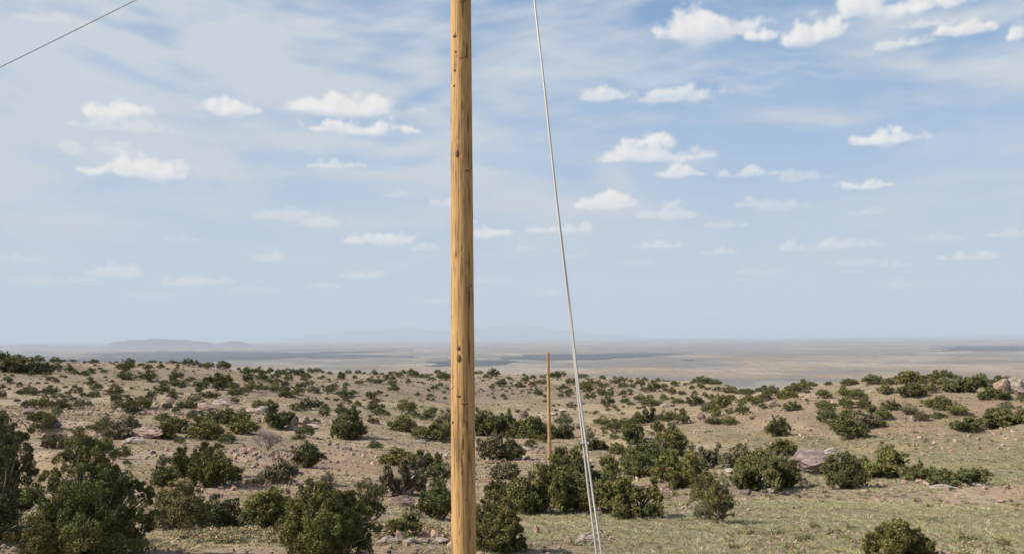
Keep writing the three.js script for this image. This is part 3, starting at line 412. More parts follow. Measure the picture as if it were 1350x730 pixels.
all.forEach((b, n) => {
  const p = hit(b.x, b.y), s = p.d / F, R = rng(3000 + b.i * 17), w = b.w * s * 1.02, h = Math.max(b.h * s * 1.06, 0.3);
  const [mm, tn] = TONES[b.tone];
  if (n >= 285) { rest.push({ p, w, h, R, tone: b.tone }); return; }
  const [place, grp] = where(b.x, b.y), size = (b.w > 34 ? 'large ' : b.w > 18 ? 'medium ' : 'small ') + (b.h / b.w > 0.82 ? 'upright' : b.h / b.w < 0.55 ? 'low spreading' : 'rounded');
  let o;
  if (b.w > 24) {
    o = new THREE.Group(); const lobes = bushLobes(R, w, h), cnt = clamp(b.w * b.h * 6.6, 3600, 20000);
    const g = blades(cnt, lobes, { clumps: clamp(cnt / 30, 90, 420), len: Math.max(0.045, 2.0 * s), fat: 0.5, floor: 0.02, fit: [w, h, w * (0.85 + 0.3 * R())], dead: b.tone === 'grey' ? 0.12 : 0.03 }, 5000 + b.i);
    const c = new THREE.Mesh(g, mm); c.name = 'crown'; o.add(c);
    const st = new THREE.Mesh(stems(lobes, R, w, h, 0.05 + 0.012 * w), b.tone === 'grey' ? deadwood : bark); st.name = 'trunk'; st.scale.set(...g.userData.fit).multiplyScalar(0.95); o.add(st);
  } else {
    o = new THREE.Mesh(variants[b.w > 15 ? Math.floor(R() * 6) : 6 + Math.floor(R() * 8)], mm); o.scale.set(w, h, w * (0.8 + 0.35 * R()));
    o.rotation.y = R() < 0.5 ? 0 : Math.PI;
  }
  o.name = numbered('juniper_bush'); o.position.set(p.x, p.y - 0.05 * h, p.z); scene.add(o);
  tag(o, `${size} ${tn} juniper bush ${place}`, 'bush', `${size} ${tn} junipers, ${grp}`);
});

// the smallest bushes and speckled low shrubs of the hills, past counting
function scatter(name, label, category, geo, m, items) {
  const im = new THREE.InstancedMesh(geo, m, items.length), M = new THREE.Matrix4(), Q = new THREE.Quaternion(), E = new THREE.Euler(), C = new THREE.Color();
  items.forEach((t, i) => { E.set(t.rx ?? 0, t.a ?? 0, t.rz ?? 0); M.compose(V(t.x, t.y, t.z), Q.setFromEuler(E), V(t.sx, t.sy, t.sz ?? t.sx)); im.setMatrixAt(i, M); C.setRGB(...(t.c ?? [1, 1, 1])); im.setColorAt(i, C); });
  im.name = numbered(name); scene.add(im); return tag(im, label, category, null, 'stuff');
}
{
  const items = rest.map(({ p, w, h, R, tone }) => ({ x: p.x, y: p.y - 0.04 * h, z: p.z, a: R() * 6.28, sx: w, sy: h, c: tone === 'rust' ? [1.3, 0.9, 1] : [0.85 + 0.3 * R(), 0.9 + 0.2 * R(), 1] }));
  scatter('small_shrubs', 'tiny dark shrubs dotted over the far slopes', 'shrubs', variants[8], TONES.dark[0], items);
  const Q = rng(62), dots = [];
  while (dots.length < 240) { const az = (Q() * 2 - 1) * 0.6, d = 85 + 250 * Math.sqrt(Q()), x = Math.sin(az) * d, z = -Math.cos(az) * d; if (N2(x / 45, z / 45, 5) + Q() * 0.6 < 0.25 || (az > 0.15 && d < 105)) continue; const s = 0.7 + 0.9 * Q() * Q(); dots.push({ x, y: H(x, z) - 0.04, z, a: Q() * 6.28, sx: s * 1.4, sy: s, c: [0.9 + 0.35 * Q(), 0.9 + 0.25 * Q(), 1] }); }
  scatter('small_shrubs', 'little round dark bushes sprinkled between the larger ones on the slopes', 'shrubs', variants[7], TONES.dark[0], dots);
  const R = rng(61), more = [];
  while (more.length < 2600) { const az = (R() * 2 - 1) * 0.62, d = 95 + 260 * Math.sqrt(R()), x = Math.sin(az) * d, z = -Math.cos(az) * d; if (N2(x / 30, z / 30, 3) + R() * 0.5 < 0.15) continue; const s = 0.28 + 0.55 * R() ** 3, dk = 0.45 + 0.75 * R(); more.push({ x, y: H(x, z) - 0.03, z, a: R() * 6.28, sx: s * 1.3, sy: s * 0.8, c: [dk * (1 + 0.25 * R()), dk, dk] }); }
  scatter('low_scrub', 'low scattered scrub speckling the hillsides', 'scrub', variants[10], TONES.grey[0], more);
}

// ---------------------------------------------------------------- the big junipers in front, lobe by lobe
const fresh = leafMat(0.108, 0.11, 0.028);
function lobeTree(name, label, category, d, baseX, lobesPx, opt) {
  const s = d / F, b = pointAt(baseX, 600, d), y0 = H(b.x, b.z), o = new THREE.Group(), R = rng(opt.seed), lobes = [];
  for (const [px, py, r, dz = 0] of lobesPx) { const p = pointAt(px, py, d + dz); lobes.push({ x: p.x - b.x, y: p.y - y0, z: p.z - b.z, r: r * s, sy: opt.sy ?? 1.05 }); }
  const c = new THREE.Mesh(blades(opt.count, lobes, { clumps: opt.clumps, len: opt.len ?? 0.042, fat: 0.58, floor: 0.05, dead: opt.dead ?? 0.03, subs: 9, clumpSize: opt.clumpSize ?? 1.0 }, opt.seed), opt.leaf ?? TONES[opt.tone][0]); c.name = 'crown';
  const gs = [], top = lobes.reduce((m, L) => Math.max(m, L.y), 0);
  const tw = (y) => V(Math.sin(y * 1.7 + opt.seed) * 0.12, y, Math.cos(y * 1.3 + opt.seed) * 0.12);
  gs.push(limb([tw(-0.4), tw(top * 0.2), tw(top * 0.45), tw(top * 0.8)], opt.trunk ?? 0.15, 0.03, 8));
  for (const L of lobes) for (let k = 0; k < (opt.limbs ?? 2); k++) { const a = tw(clamp(L.y * (0.15 + 0.4 * R()), 0.05, top * 0.7)), e = V(L.x + (R() - 0.5) * L.r * 1.8, L.y + (R() - 0.3) * L.r * 1.3, L.z + (R() - 0.3) * L.r * 2); gs.push(limb([a, V(lerp(a.x, e.x, 0.4) + (R() - 0.5) * 0.2, lerp(a.y, e.y, 0.3), lerp(a.z, e.z, 0.4) + (R() - 0.5) * 0.2), V(lerp(a.x, e.x, 0.75) + (R() - 0.5) * 0.15, lerp(a.y, e.y, 0.7), lerp(a.z, e.z, 0.75)), e], 0.05, 0.008, 5)); }
  const t = new THREE.Mesh(mergeGeometries(gs), opt.bark ?? bark); t.name = 'trunk'; o.add(t, c);
  o.name = numbered(name); o.position.set(b.x, y0, b.z); scene.add(o); return tag(o, label, category, opt.group);
}
lobeTree('juniper_tree', 'dark green juniper tree thick with grey twigs, beside the peaked one', 'tree', 24.5, -15, [[-8, 572, 28], [22, 588, 22, .3], [10, 612, 30, -.3], [30, 628, 16], [-20, 640, 46], [18, 668, 26, .4], [-15, 705, 50, -.4], [22, 720, 34, -.5], [-40, 600, 40, .5], [10, 770, 50], [-45, 760, 60]], { seed: 71, count: 115000, clumps: 640, tone: 'dark', dead: 0.06, limbs: 4 });
lobeTree('juniper_tree', 'big irregular green juniper tree with a peaked crown and upright side lobes', 'tree', 22, 112, [[118, 600, 29], [108, 622, 33, .2], [136, 632, 22, -.3], [66, 646, 22, -.3], [72, 672, 30, -.5], [100, 668, 36, -.6], [130, 672, 36], [158, 650, 17, .2], [164, 684, 26, -.4], [176, 646, 11, .3], [192, 652, 12, .4], [184, 690, 24, .3], [60, 712, 40, -.4], [110, 722, 48, -.8], [160, 726, 42, -.3], [190, 735, 24, .4], [80, 765, 56], [150, 770, 56]], { seed: 72, count: 170000, clumps: 1000, tone: 'mid', leaf: fresh, limbs: 3, trunk: 0.2 });
lobeTree('juniper_tree', 'loose grey green juniper with a bare dark trunk showing under its crown', 'tree', 27, 241, [[232, 655, 20], [222, 672, 22, .3], [252, 668, 20], [238, 684, 26, -.4], [218, 695, 20], [258, 692, 20, .3]], { clumpSize: 1.08, seed: 73, count: 26000, clumps: 330, tone: 'olive', dead: 0.1, trunk: 0.14, limbs: 3 });
lobeTree('juniper_tree', 'small dark juniper beside the loose grey green one, bare trunk at its foot', 'tree', 28, 295, [[282, 674, 17], [300, 676, 16], [274, 690, 16, .3], [294, 692, 20], [312, 690, 13]], { clumpSize: 1.08, seed: 74, count: 19000, clumps: 240, tone: 'dark', dead: 0.08, trunk: 0.1, limbs: 3 });
lobeTree('juniper_tree', 'wide dense dark green juniper left of the near pole, its foot out of sight', 'tree', 22, 428, [[410, 652, 18], [432, 660, 22, -.2], [456, 664, 18], [396, 682, 26], [424, 688, 32, -.6], [452, 694, 30, -.3], [476, 680, 18, .5], [482, 705, 20, .2], [388, 708, 24], [412, 730, 36, -.5], [450, 735, 40], [480, 740, 20, .3]], { seed: 75, count: 110000, clumps: 640, tone: 'mid', leaf: fresh, limbs: 2 });
lobeTree('juniper_tree', 'dense dark green juniper directly behind the near pole on its shaded side', 'tree', 24, 658, [[652, 664, 16], [666, 676, 18, -.2], [642, 682, 18], [674, 698, 20], [654, 700, 24, -.4], [636, 712, 18], [662, 726, 26], [684, 720, 13], [640, 735, 22]], { seed: 76, count: 60000, clumps: 420, tone: 'mid', limbs: 2 });
lobeTree('juniper_tree', 'dense dark green juniper with bare grey twigs, touching the wide juniper on its far side', 'tree', 30, 488, [[480, 648, 14], [496, 652, 13], [486, 666, 16], [500, 674, 10], [470, 660, 14]], { clumpSize: 1.08, seed: 79, count: 9000, clumps: 180, tone: 'dark', dead: 0.1, limbs: 2 });
lobeTree('juniper_tree', 'leaning juniper on the grassy flat with a long shadow at its foot', 'tree', 32.5, 946, [[930, 632, 13], [948, 640, 14, -.2], [920, 648, 13], [938, 656, 17, -.3], [958, 658, 13], [945, 671, 15], [962, 672, 9]], { clumpSize: 1.08, seed: 77, count: 15000, clumps: 280, tone: 'mid', limbs: 2, trunk: 0.1 });
lobeTree('juniper_bush', 'low spreading juniper bush alone at the foot of the grassy flat', 'bush', 23, 1184, [[1170, 702, 13], [1190, 704, 15, -.3], [1152, 714, 13], [1178, 718, 18, -.5], [1205, 714, 14], [1222, 722, 11], [1150, 728, 12], [1205, 730, 16], [1228, 732, 9], [1180, 735, 18]], { clumpSize: 1.08, seed: 78, count: 32000, clumps: 380, tone: 'mid', limbs: 2, trunk: 0.05 });

// bare dead shrub on the left slope
{
  const p = hit(351, 596), R = rng(88), gs = [];
  const grow = (a, dir, len, r, lv) => { const e = a.clone().addScaledVector(dir, len), m = a.clone().lerp(e, 0.5).add(V((R() - 0.5) * len * 0.25, (R() - 0.5) * len * 0.15, (R() - 0.5) * len * 0.25)); gs.push(limb([a, m, e], r, r * 0.55, 4)); if (lv < 4) for (let k = 0; k < (lv < 2 ? 4 : 3); k++) grow(a.clone().lerp(e, 0.45 + 0.55 * R()), dir.clone().add(V((R() - 0.5) * 1.5, (R() - 0.35) * 0.9, (R() - 0.5) * 1.5)).normalize(), len * (0.6 + 0.25 * R()), r * 0.6, lv + 1); };
  for (let k = 0; k < 5; k++) grow(V((R() - 0.5) * 0.2, -0.1, (R() - 0.5) * 0.2), V((R() - 0.5) * 1.6, 1, (R() - 0.5) * 1.4).normalize(), 0.72, 0.045, 0);
  const o = new THREE.Mesh(mergeGeometries(gs), mat(0.3, 0.235, 0.21)); o.name = 'dead_shrub'; o.position.set(p.x, p.y, p.z); o.scale.setScalar(1.25); scene.add(o); tag(o, 'bare leafless grey shrub on the pinkish left slope', 'shrub');
}

// ---------------------------------------------------------------- rocks
function rockGeo(seed, detail = 2, jag = 0.5) {
  const g0 = new THREE.IcosahedronGeometry(0.5, detail), p = g0.attributes.position, v = new THREE.Vector3(), col = [], R = rng(seed), planes = [];
  for (let k = 0; k < 15; k++) { const z = R() * 2 - 1, a = R() * 6.28, s = Math.sqrt(1 - z * z); planes.push([V(s * Math.cos(a), z, s * Math.sin(a)), 0.24 + 0.17 * R()]); }
  for (let i = 0; i < p.count; i++) {
    v.fromBufferAttribute(p, i); for (const [n, d] of planes) { const q = v.dot(n) - d; if (q > 0) v.addScaledVector(n, -q * 0.92); }
    const n = perlin.noise(v.x * 3 + seed, v.y * 3, v.z * 3) * 0.2 * jag - Math.abs(perlin.noise(v.x * 4 + seed, v.y * 11, v.z * 4)) * 0.28 * jag + perlin.noise(v.x * 13 + seed, v.y * 13, v.z * 13) * 0.07 * jag; v.multiplyScalar(1 + n); p.setXYZ(i, v.x, v.y, v.z);
    const c = 0.92 + 0.6 * perlin.noise(v.x * 5 + seed * 2, v.y * 9, v.z * 5), li = perlin.noise(v.x * 7, v.y * 7 + seed, v.z * 7) > 0.22 ? 0.72 : 1; col.push(c * li, c * li * (0.97 + 0.05 * (1 - li)), c * li);
  }
  g0.setAttribute('color', new THREE.Float32BufferAttribute(col, 3)); g0.computeVertexNormals(); return g0;
}
const rockBump = soilBump, rockMat = (r, g, b) => new THREE.MeshStandardMaterial({ color: new THREE.Color(r, g, b), vertexColors: true, roughness: 0.95, bumpMap: rockBump, bumpScale: 0.03 });
const purple = rockMat(0.2, 0.148, 0.13), pink = rockMat(0.33, 0.235, 0.18), pale = rockMat(0.37, 0.31, 0.25), brown = rockMat(0.2, 0.14, 0.11);
const bigRocks = [0, 1, 2, 3, 4, 5].map((k) => rockGeo(20 + k, 9, 0.9));
const rocks = [   // column, foot row, width, height, tone, label
  [1078, 626, 62, 29, purple, 'big purplish grey boulder among the junipers of the grassy flat'], [1058, 640, 18, 11, brown, 'small round rock at the foot of the big purplish boulder'], [1100, 603, 26, 10, pale, 'pale flat ledge stone on the big purplish boulder\'s far side'], [1062, 607, 20, 9, pink],
  [1322, 519, 26, 15, pink, 'blocky pinkish outcrop rock on the right hill crest'], [1340, 517, 22, 14, pale, 'pale outcrop rock beside the blocky pinkish one on the right hill'], [1348, 524, 20, 12, purple], [1308, 516, 16, 8, pink],
  [193, 577, 42, 11, pink, 'pink rock shelf jutting from the lower left slope'], [175, 585, 26, 7, pale], [386, 566, 16, 13, pale, 'pale upright rock beside a large juniper on the left slope'], [398, 560, 26, 10, pink], [410, 566, 22, 6, pale], [268, 540, 26, 8, pink], [292, 536, 24, 8, pale], [308, 542, 20, 6, pink], [345, 545, 24, 8, pale], [250, 548, 18, 7, pink], [36, 548, 16, 8, purple], [60, 535, 18, 6, brown], [70, 563, 18, 6, purple],
  [511, 717, 27, 9, pale, 'pale flat slab at the foot of the wide juniper'], [540, 716, 22, 6, pale], [560, 715, 20, 5, pale], [582, 716, 18, 7, pale], [566, 667, 26, 9, pink], [530, 668, 34, 12, brown, 'brown slab in the gap between junipers left of the near pole'], [772, 716, 26, 11, pale, 'white topped rock behind the guy wire'], [790, 679, 14, 5, pale], [775, 677, 16, 6, pale], [690, 596, 20, 7, pale], [676, 622, 26, 7, pink], [672, 656, 20, 7, pale], [875, 655, 16, 12, pink, 'pinkish rock at the edge of the valley thicket'], [985, 652, 16, 6, brown], [1018, 650, 12, 5, pale], [963, 625, 16, 7, pale], [902, 612, 18, 6, pale], [1242, 645, 30, 5, pale], [1285, 641, 22, 4, pale], [690, 551, 16, 9, brown, 'brown rock mound on the pale wash behind the far pole'], [730, 548, 14, 4, pale], [742, 543, 12, 4, pale], [876, 537, 14, 5, pale], [1020, 536, 18, 6, pink], [1170, 551, 10, 6, pale], [1232, 548, 10, 5, pale], [925, 553, 12, 7, brown], [330, 545, 18, 6, pink], [222, 530, 14, 6, pink], [556, 585, 14, 5, pale], [590, 604, 16, 6, pale], [565, 628, 14, 8, pale], [1205, 555, 9, 5, pale],
];
rocks.forEach(([px, py, w, h, m, label], k) => {
  const p = hit(px, py), s = p.d / F, R = rng(700 + k), o = new THREE.Mesh(bigRocks[k % 6], m); o.name = numbered(h > 11 ? 'boulder' : 'rock');
  o.scale.set(w * s * 1.15, h * s * 1.85, w * s * (0.7 + 0.3 * R())); o.rotation.set((R() - 0.5) * 0.25, R() * 0.8 - 0.4, (R() - 0.5) * 0.2); o.position.set(p.x, p.y + h * s * 0.36, p.z); scene.add(o);
  const [place, grp] = where(px, py), tone = m === pink ? 'pinkish' : m === pale ? 'pale' : m === brown ? 'brown' : 'purplish';
  tag(o, label ?? `low ${tone} rock showing ${place}`, 'rock', label ? null : `low ${tone} rocks, ${grp}`);
});
{
  const R = rng(303), sets = [[], [], []];
  const put = (x, z, s, c) => sets[Math.floor(R() * 3)].push({ x, y: H(x, z) + s * 0.1, z, rx: R() * 6, a: R() * 6, rz: R() * 6, sx: s * (0.8 + 0.5 * R()), sy: s * (0.5 + 0.4 * R()), sz: s * (0.7 + 0.5 * R()), c });
  const tone = () => { const t = R(), q = 0.75 + 0.5 * R(); return t < 0.45 ? [q * 1.1, q, q * 0.95] : t < 0.8 ? [q, q * 0.88, q * 0.8] : [q * 0.62, q * 0.55, q * 0.52]; };
  for (const b of blobs) for (let n = 0; n < 26 * b.r * b.w * Math.sqrt(b.r); n++) { const a = R() * 6.28, q = b.r * Math.sqrt(-Math.log(1 - 0.95 * R())); put(b.x + Math.cos(a) * q, b.z + Math.sin(a) * q, (0.1 + 0.55 * R() ** 3) * Math.min(1, b.r / 5 + 0.15), tone()); }
  for (let n = 0; n < 46000; n++) { const az = (R() * 2 - 1) * 0.64, d = 14 + 120 * R() ** 1.35, x = Math.sin(az) * d, z = -Math.cos(az) * d; if (fbm(x / 9, z / 9, 3, 30) + 0.3 * (R() - 0.5) + 0.12 * sstep(0.1, -0.4, x / (d + 1)) < 0.05) continue; put(x, z, 0.04 + 0.15 * R() ** 4 * (1 + d / 100) + d * 0.0004, tone()); }
  for (let n = 0; n < 9000; n++) { const az = (R() * 2 - 1) * 0.64, d = 90 + 250 * R(), x = Math.sin(az) * d, z = -Math.cos(az) * d; if (fbm(x / 22, z / 22, 3, 31) < 0.04) continue; put(x, z, 0.15 + 0.5 * R() ** 3, tone()); }
  sets.forEach((it, k) => scatter('loose_stones', ['loose pale and pinkish stones strewn over the slopes', 'loose angular stones strewn over the slopes', 'loose blocky stones strewn over the slopes'][k], 'stones', rockGeo(50 + k, 1, 0.7), rockMat(0.34, 0.265, 0.21), it));
}

// ---------------------------------------------------------------- grass and low sage
function tuft(seed, n, lean, fat) {
  const R = rng(seed), pos = [], col = [];
  for (let i = 0; i < n; i++) { const a = R() * 6.28, r0 = 0.22 * Math.sqrt(R()), l = lean * (0.3 + R()), h = 0.5 + 0.5 * R(), b = a + (R() - 0.5) * 1.5, w = fat * (0.6 + R()), x = Math.cos(a) * r0, z = Math.sin(a) * r0, s = R() * 6.28; pos.push(x - Math.cos(s) * w, 0, z - Math.sin(s) * w, x + Math.cos(s) * w, 0, z + Math.sin(s) * w, x + Math.cos(b) * l, h, z + Math.sin(b) * l); const c = 0.8 + 0.4 * R(); for (let k = 0; k < 3; k++) col.push(c, c, c); }
  const g = new THREE.BufferGeometry(); g.setAttribute('position', new THREE.Float32BufferAttribute(pos, 3)); g.setAttribute('color', new THREE.Float32BufferAttribute(col, 3)); g.computeVertexNormals(); return g;
}
{
  const R = rng(404), gm = new THREE.MeshStandardMaterial({ vertexColors: true, color: 0xffffff, roughness: 1, side: THREE.DoubleSide }), A = [], B = [], S = [];
  const straw = [0.40, 0.32, 0.18], green = [0.225, 0.215, 0.105], grey = [0.29, 0.26, 0.16];
  const greenAt = (x, z) => { let g = 0; for (const b of cover) if (b.c === grassG) { const q = ((x - b.x) ** 2 + (z - b.z) ** 2) / (b.r * b.r); if (q < 6) g += Math.exp(-q) * b.w; } return clamp(g); };
  for (let n = 0; n < 90000; n++) {
    const az = (R() * 2 - 1) * 0.64, d = 13 + 125 * R() ** 1.25, x = Math.sin(az) * d, z = -Math.cos(az) * d, g = greenAt(x, z), m = fbm(x / 4.5, z / 4.5, 3, 40) + 0.5 * fbm(x / 15, z / 15, 2, 41);
    if (m + g * 0.25 < 0.03 + 0.16 * (R() - 0.5)) continue;
    const s = (0.05 + 0.1 * R() ** 2.5) * (1 + d / 120), t = R(), u = 0.75 + 0.5 * R(), c = (t < g * 0.55 ? green : t < 0.62 ? straw : grey).map((v) => v * u);
    (R() < 0.5 ? A : B).push({ x, y: H(x, z) - 0.01, z, a: R() * 6.28, sx: s * (1.6 + 1.6 * R()), sy: s * (0.6 + 0.5 * R()), c });
  }
  for (let n = 0; n < 22000; n++) {
    const az = (R() * 2 - 1) * 0.64, d = 110 + 240 * R(), x = Math.sin(az) * d, z = -Math.cos(az) * d; if (fbm(x / 16, z / 16, 3, 42) + 0.2 * (R() - 0.5) < 0) continue;
    const s = 0.25 + 0.3 * R(), u = 0.7 + 0.5 * R(), c = (R() < 0.6 ? straw : grey).map((v) => v * u); B.push({ x, y: H(x, z) - 0.01, z, a: R() * 6.28, sx: s * 1.7, sy: s * 0.7, c });
  }
  scatter('bunch_grass', 'dry straw and green bunch grass on the flats', 'grass', tuft(1, 34, 0.45, 0.022), gm, A);
  scatter('bunch_grass', 'matted dry grass spread over the slopes', 'grass', tuft(2, 30, 0.75, 0.028), gm, B);
  const sage = blades(420, bushLobes(rng(12), 1, 0.8), { clumps: 40, len: 0.13, fat: 0.35, dead: 0.15 }, 13);
  for (let n = 0; n < 5200; n++) {
    const az = (R() * 2 - 1) * 0.64, d = 16 + 120 * R() ** 1.2, x = Math.sin(az) * d, z = -Math.cos(az) * d; if (fbm(x / 7, z / 7, 3, 43) + 0.25 * (R() - 0.5) < 0.1) continue;
    const s = 0.16 + 0.34 * R() ** 2, u = 0.8 + 0.5 * R(); S.push({ x, y: H(x, z) - 0.02, z, a: R() * 6.28, sx: s * 1.25, sy: s * 0.8, c: R() < 0.5 ? [1.6 * u, 1.5 * u, 1.5 * u] : [1.05 * u, 1.1 * u, 0.85 * u] });
  }
  for (const [px, py, n, r] of [[575, 706, 26, 1.3], [515, 706, 10, 0.6], [600, 712, 8, 0.5], [370, 708, 18, 1.0], [275, 714, 10, 0.7], [320, 706, 14, 0.9], [1250, 628, 8, 2], [1030, 640, 8, 1.6]]) { const p = hit(px, py); for (let k = 0; k < n; k++) { const a = R() * 6.28, q = r * Math.sqrt(R()), x = p.x + Math.cos(a) * q * 1.4, z = p.z + Math.sin(a) * q, s = 0.3 + 0.3 * R(); S.push({ x, y: H(x, z) - 0.02, z, a: R() * 6.28, sx: s * 1.4, sy: s * 0.75, c: [1.75, 1.65, 1.55] }); } }
  scatter('low_sagebrush', 'low grey green sagebrush mounds between the junipers', 'sagebrush', sage, TONES.grey[0], S);
}

// ---------------------------------------------------------------- poles, guy and wire
const woodH = (() => { const W = 512, Hh = 2048, a = new Float32Array(W * Hh); const R = rng(9);
  for (let j = 0; j < Hh; j++) for (let i = 0; i < W; i++) { const A = i / W * 6.2832, x = Math.cos(A) * 3, z = Math.sin(A) * 3, v = j / Hh * 16; a[j * W + i] = 0.62 + 0.22 * perlin.noise(x * 4.5, v * 1.1, z * 4.5) + 0.22 * perlin.noise(x * 2.2 + 9, v * 3.6, z * 2.2) + 0.12 * perlin.noise(x * 11, v * 5, z * 11) + 0.26 * perlin.noise(x * 0.7, v * 0.9, z * 0.7 + 4) + 0.16 * perlin.noise(x * 1.3, v * 2.3, z * 1.3 + 9); }
  const mark = (cx, cy, rx, ry, dv) => { for (let y = -Math.ceil(ry * 1.3); y <= ry * 1.3; y++) for (let x = -Math.ceil(rx * 1.3); x <= rx * 1.3; x++) { const q = (x / rx) ** 2 + (y / ry) ** 2 + 0.5 * N2((cx + x) * 0.15, (cy + y) * 0.1, 1); if (q < 1) { const j = Math.round(cy + y); if (j < 0 || j >= Hh) continue; a[j * W + ((Math.round(cx + x) % W) + W) % W] += dv * (1 - q * q); } } };
  for (let n = 0; n < 620; n++) mark(R() * W, R() * Hh, 3 + 9 * R(), 4 + 22 * R() ** 3, -0.1 - 0.26 * R() * R());       // draw-knife flecks of inner bark
  for (let n = 0; n < 420; n++) mark(R() * W, R() * Hh, 6 + 14 * R(), 4 + 10 * R(), 0.12);
  for (let n = 0; n < 16; n++) { const c = R() * W, y = R() * Hh; for (let k = 0; k < 16; k++) mark(c + k * 6 + R() * 3, y + 2 * Math.sin(k * 0.5), 7, 1.8 + R(), -0.13); }
  for (let n = 0; n < 60; n++) { const c = R() * W, y = R() * Hh, l = 60 + 260 * R() * R(); for (let k = 0; k < l; k++) mark(c + 2.5 * Math.sin(k * 0.05 + n), y + k, 1.3, 1.2, -0.42); }
  return a; })();
const woodAt = (u, v) => woodH[Math.min(2047, Math.floor(v * 2048)) * 512 + Math.floor(u * 512) % 512];
const woodMap = dataTex(512, 2048, (u, v) => { const h = clamp(woodAt(u, v)), t = sstep(0.12, 0.72, h); return [lerp(0.33, 0.70, t), lerp(0.225, 0.555, t), lerp(0.125, 0.35, t)]; });
const woodBump = dataTex(512, 2048, (u, v) => { const h = clamp(woodAt(u, v)); return [h, h, h]; }, false);
const woodMat = new THREE.MeshStandardMaterial({ map: woodMap, bumpMap: woodBump, bumpScale: 0.008, roughness: 0.8 });
const steel = mat(0.42, 0.41, 0.38, { metalness: 0.35, roughness: 0.45 }), knotMat = mat(0.13, 0.075, 0.035), porcelain = mat(0.35, 0.33, 0.31, { roughness: 0.3 });
const strandMat = mat(0.37, 0.35, 0.315, { metalness: 0.25, roughness: 0.5 });
function poleShaft(len, r0, r1, seed) {
  const n = 40, m = 220, pos = [], uv = [], idx = [];
  for (let j = 0; j <= m; j++) for (let i = 0; i <= n; i++) { const a = i / n * Math.PI * 2, y = j / m * len, r = lerp(r0, r1, j / m) * (1 + 0.018 * perlin.noise(Math.cos(a) * 1.5 + seed, y * 1.6, Math.sin(a) * 1.5) + 0.006 * perlin.noise(Math.cos(a) * 4, y * 7 + seed, Math.sin(a) * 4)); pos.push(Math.cos(a) * r, y, Math.sin(a) * r); uv.push(i / n, y / 17); }
  for (let j = 0; j < m; j++) for (let i = 0; i < n; i++) { const a = j * (n + 1) + i; idx.push(a, a + n + 1, a + 1, a + 1, a + n + 1, a + n + 2); }
  const c = pos.length / 3; pos.push(0, len + 0.02, 0); uv.push(0.5, 0.99); for (let i = 0; i < n; i++) idx.push(m * (n + 1) + i, c, m * (n + 1) + i + 1);
  const g = new THREE.BufferGeometry(); g.setAttribute('position', new THREE.Float32BufferAttribute(pos, 3)); g.setAttribute('uv', new THREE.Float32BufferAttribute(uv, 2)); g.setIndex(idx); g.computeVertexNormals(); return g;
}
function utilityPole(label, x, z, len, r0, r1, lean, seed, knots, group) {
  const o = new THREE.Group(), y = H(x, z); o.name = numbered('utility_pole'); o.position.set(x, y - 0.6, z); o.rotation.z = lean;
  const s = new THREE.Mesh(poleShaft(len + 0.6, r0, r1, seed), woodMat); s.name = 'shaft'; s.rotation.y = seed; o.add(s);
  const rad = (h) => lerp(r0, r1, (h + 0.6) / (len + 0.6));
  for (const [h, a, w, t] of knots) { const k = new THREE.Mesh(new THREE.SphereGeometry(0.5, 12, 8), knotMat); k.name = 'knot'; k.scale.set(w, t, 0.022); k.position.set(Math.sin(a) * rad(h) * 0.995, h + 0.6, Math.cos(a) * rad(h) * 0.995); k.rotation.y = a; o.add(k); }
  const band = new THREE.Mesh(new THREE.TorusGeometry(rad(len - 0.35) + 0.012, 0.018, 8, 32), steel); band.name = 'pole_band'; band.rotation.x = Math.PI / 2; band.position.y = len + 0.25; o.add(band);
  scene.add(o); tag(o, label, 'pole', group); return { o, x, z, y, rad, len };
}
const poleP = pointAt(610.5, 444, 11), D0 = 11, sP = D0 / F;
const TOPH = pointAt(603, -880, D0).y;                     // where the guy's line meets the pole
const gy0 = H(poleP.x, poleP.z);
const hOf = (py) => pointAt(611, py, D0).y - gy0;
const nearPole = utilityPole('thick new yellow wooden utility pole standing closest, knotty, with guy wire', poleP.x, poleP.z, TOPH - gy0 + 0.5, 0.158, 0.098, 0.0016, 2,
  [[458.5, -.32, 5.5, 7], [472, -.28, 6.5, 12], [6, .32, 6, 5], [51, -.62, 7, 5], [72, -.5, 4, 3], [96, -.62, 4, 4], [116, -.68, 4, 3], [205, -.38, 5, 12], [227, .6, 8, 3], [521, -.35, 7, 4], [531, .2, 10, 3], [556, -1.0, 4, 5], [655, .25, 4, 3]].map(([py, a, w, t]) => [hOf(py), a, w * sP * 0.9, t * sP * 0.9]));
const farP = hit(725, 613);
utilityPole('slim distant wooden utility pole rising from the valley thicket', farP.x, farP.z, pointAt(722.5, 465, farP.d).y - farP.y, 0.17, 0.13, 0.006, 5, [[3, .2, .1, .1], [7, -.4, .1, .1]]);

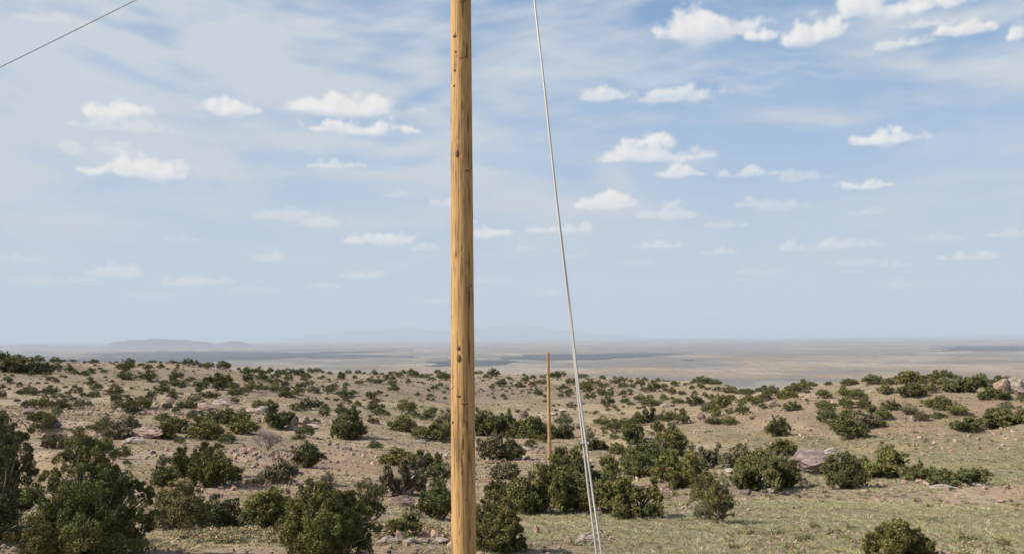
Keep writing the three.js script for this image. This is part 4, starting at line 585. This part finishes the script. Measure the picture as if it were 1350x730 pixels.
// guy strand from the pole's head to its anchor, tail doubled back and clamped
{
  const lean = (h) => poleP.x - (h - gy0) * 0.0016;
  const top = V(lean(TOPH) + 0.1, TOPH, poleP.z + 0.02);
  const dEnd = 7.4, at = (px, py) => {                     // the strand hangs in one upright plane: the sight line is cut with it
    const A = pointAt(792, 760, dEnd), n = V(A.z - top.z, 0, -(A.x - top.x)).normalize(), r = rayOf(px, py), t = top.dot(n) / r.dot(n); return r.multiplyScalar(t); };
  let py = 760, foot; for (;; py += 8) { foot = at(788 + (py - 730) * 0.09, py); if (foot.y < H(foot.x, foot.z) + 0.1 || py > 1500) break; }
  foot.y = H(foot.x, foot.z) + 0.12;
  const R0 = 0.0095, wire = (pts) => new THREE.TubeGeometry(new THREE.CatmullRomCurve3(pts), 160, R0, 8), line = [[0, 704.5, 0.2], [100, 716, 0.3], [260, 733.3, 0.6], [400, 749.5, 1.4], [480, 757.8, 2.1], [540, 764, 3], [584, 769, 4], [640, 775, 5.3], [730, 786.5, 7]];
  for (let k = 0; k < 2; k++) {
    const o = new THREE.Group(); o.name = numbered('guy_wire');
    const end = foot.clone().add(V(k * 0.1, 0, -k * 0.06)); end.y = H(end.x, end.z) + 0.12;
    const pts = [top.clone().add(V(0, -k * 0.12, 0)), ...line.map(([y, x, dx]) => at(x + k * dx, y).add(V(0, 0, -k * 0.024))), end];
    const a = new THREE.Mesh(wire(pts), strandMat); a.name = 'strand';
    const rod = new THREE.Mesh(new THREE.CylinderGeometry(0.018, 0.018, 0.9, 10), steel); rod.name = 'anchor_rod'; rod.position.copy(end).add(V(0, -0.4, 0));
    const eye = new THREE.Mesh(new THREE.TorusGeometry(0.03, 0.011, 8, 20), steel); eye.name = 'anchor_eye'; eye.position.copy(end).add(V(0, 0.02, 0)); o.add(a, rod, eye);
    if (!k) { const cl = new THREE.Mesh(new THREE.BoxGeometry(0.075, 0.012, 0.05), steel); cl.name = 'spacer_clamp'; cl.position.copy(at(771, 584)).add(V(0, 0, -0.01)); o.add(cl); }
    scene.add(o); tag(o, k ? 'pale steel guy wire, the outer of a pair, farther from the near pole' : 'pale steel guy wire, the inner of a pair, closer to the near pole', 'guy wire');
  }
}
// overhead wire, hanging between the near pole and the next one along
{
  const L = pointAt(-900, 600, 48), n = V(L.z - poleP.z, 0, -(L.x - poleP.x)).normalize(), P = V(poleP.x, 0, poleP.z), len = Math.hypot(L.x - P.x, L.z - P.z);
  const cut = (px, py) => { const r = rayOf(px, py), q = r.multiplyScalar(P.dot(n) / r.dot(n)); return [Math.hypot(q.x - P.x, q.z - P.z), q.y]; };
  const [s1, y1] = cut(178, 0), [s2, y2] = cut(0, 88), c2 = 0.0012, b = ((y2 - c2 * s2 * s2) - (y1 - c2 * s1 * s1)) / (s2 - s1), a = y1 - c2 * s1 * s1 - b * s1;
  const pts = []; for (let i = 0; i <= 24; i++) { const t = i / 24 * len; pts.push(V(lerp(P.x, L.x, i / 24), a + b * t + c2 * t * t, lerp(P.z, L.z, i / 24))); }
  const o = new THREE.Mesh(new THREE.TubeGeometry(new THREE.CatmullRomCurve3(pts), 160, 0.0085, 6), mat(0.2, 0.2, 0.21, { roughness: 0.5 })); o.name = 'overhead_wire'; scene.add(o); tag(o, 'single thin dark overhead wire crossing the sky', 'wire');
  const endY = pts[24].y, gl = H(L.x, L.z); console.log('wire at pole', pts[0].y - gy0, 'at far end', endY - gl, 'pole top', TOPH - gy0);
  utilityPole('wooden utility pole carrying the far end of the overhead wire', L.x, L.z, Math.max(4, endY - gl + 0.4), 0.15, 0.11, 0, 8, []);
}
console.log('far pole', farP.d, 'height', pointAt(722.5, 465, farP.d).y - farP.y, 'bushes', all.length);
let tris = 0; scene.traverse((o) => { if (o.isMesh && !o.isInstancedMesh) tris += (o.geometry.index ? o.geometry.index.count : o.geometry.attributes.position.count) / 3; }); console.log('triangles', Math.round(tris));

renderer.render(scene, camera);
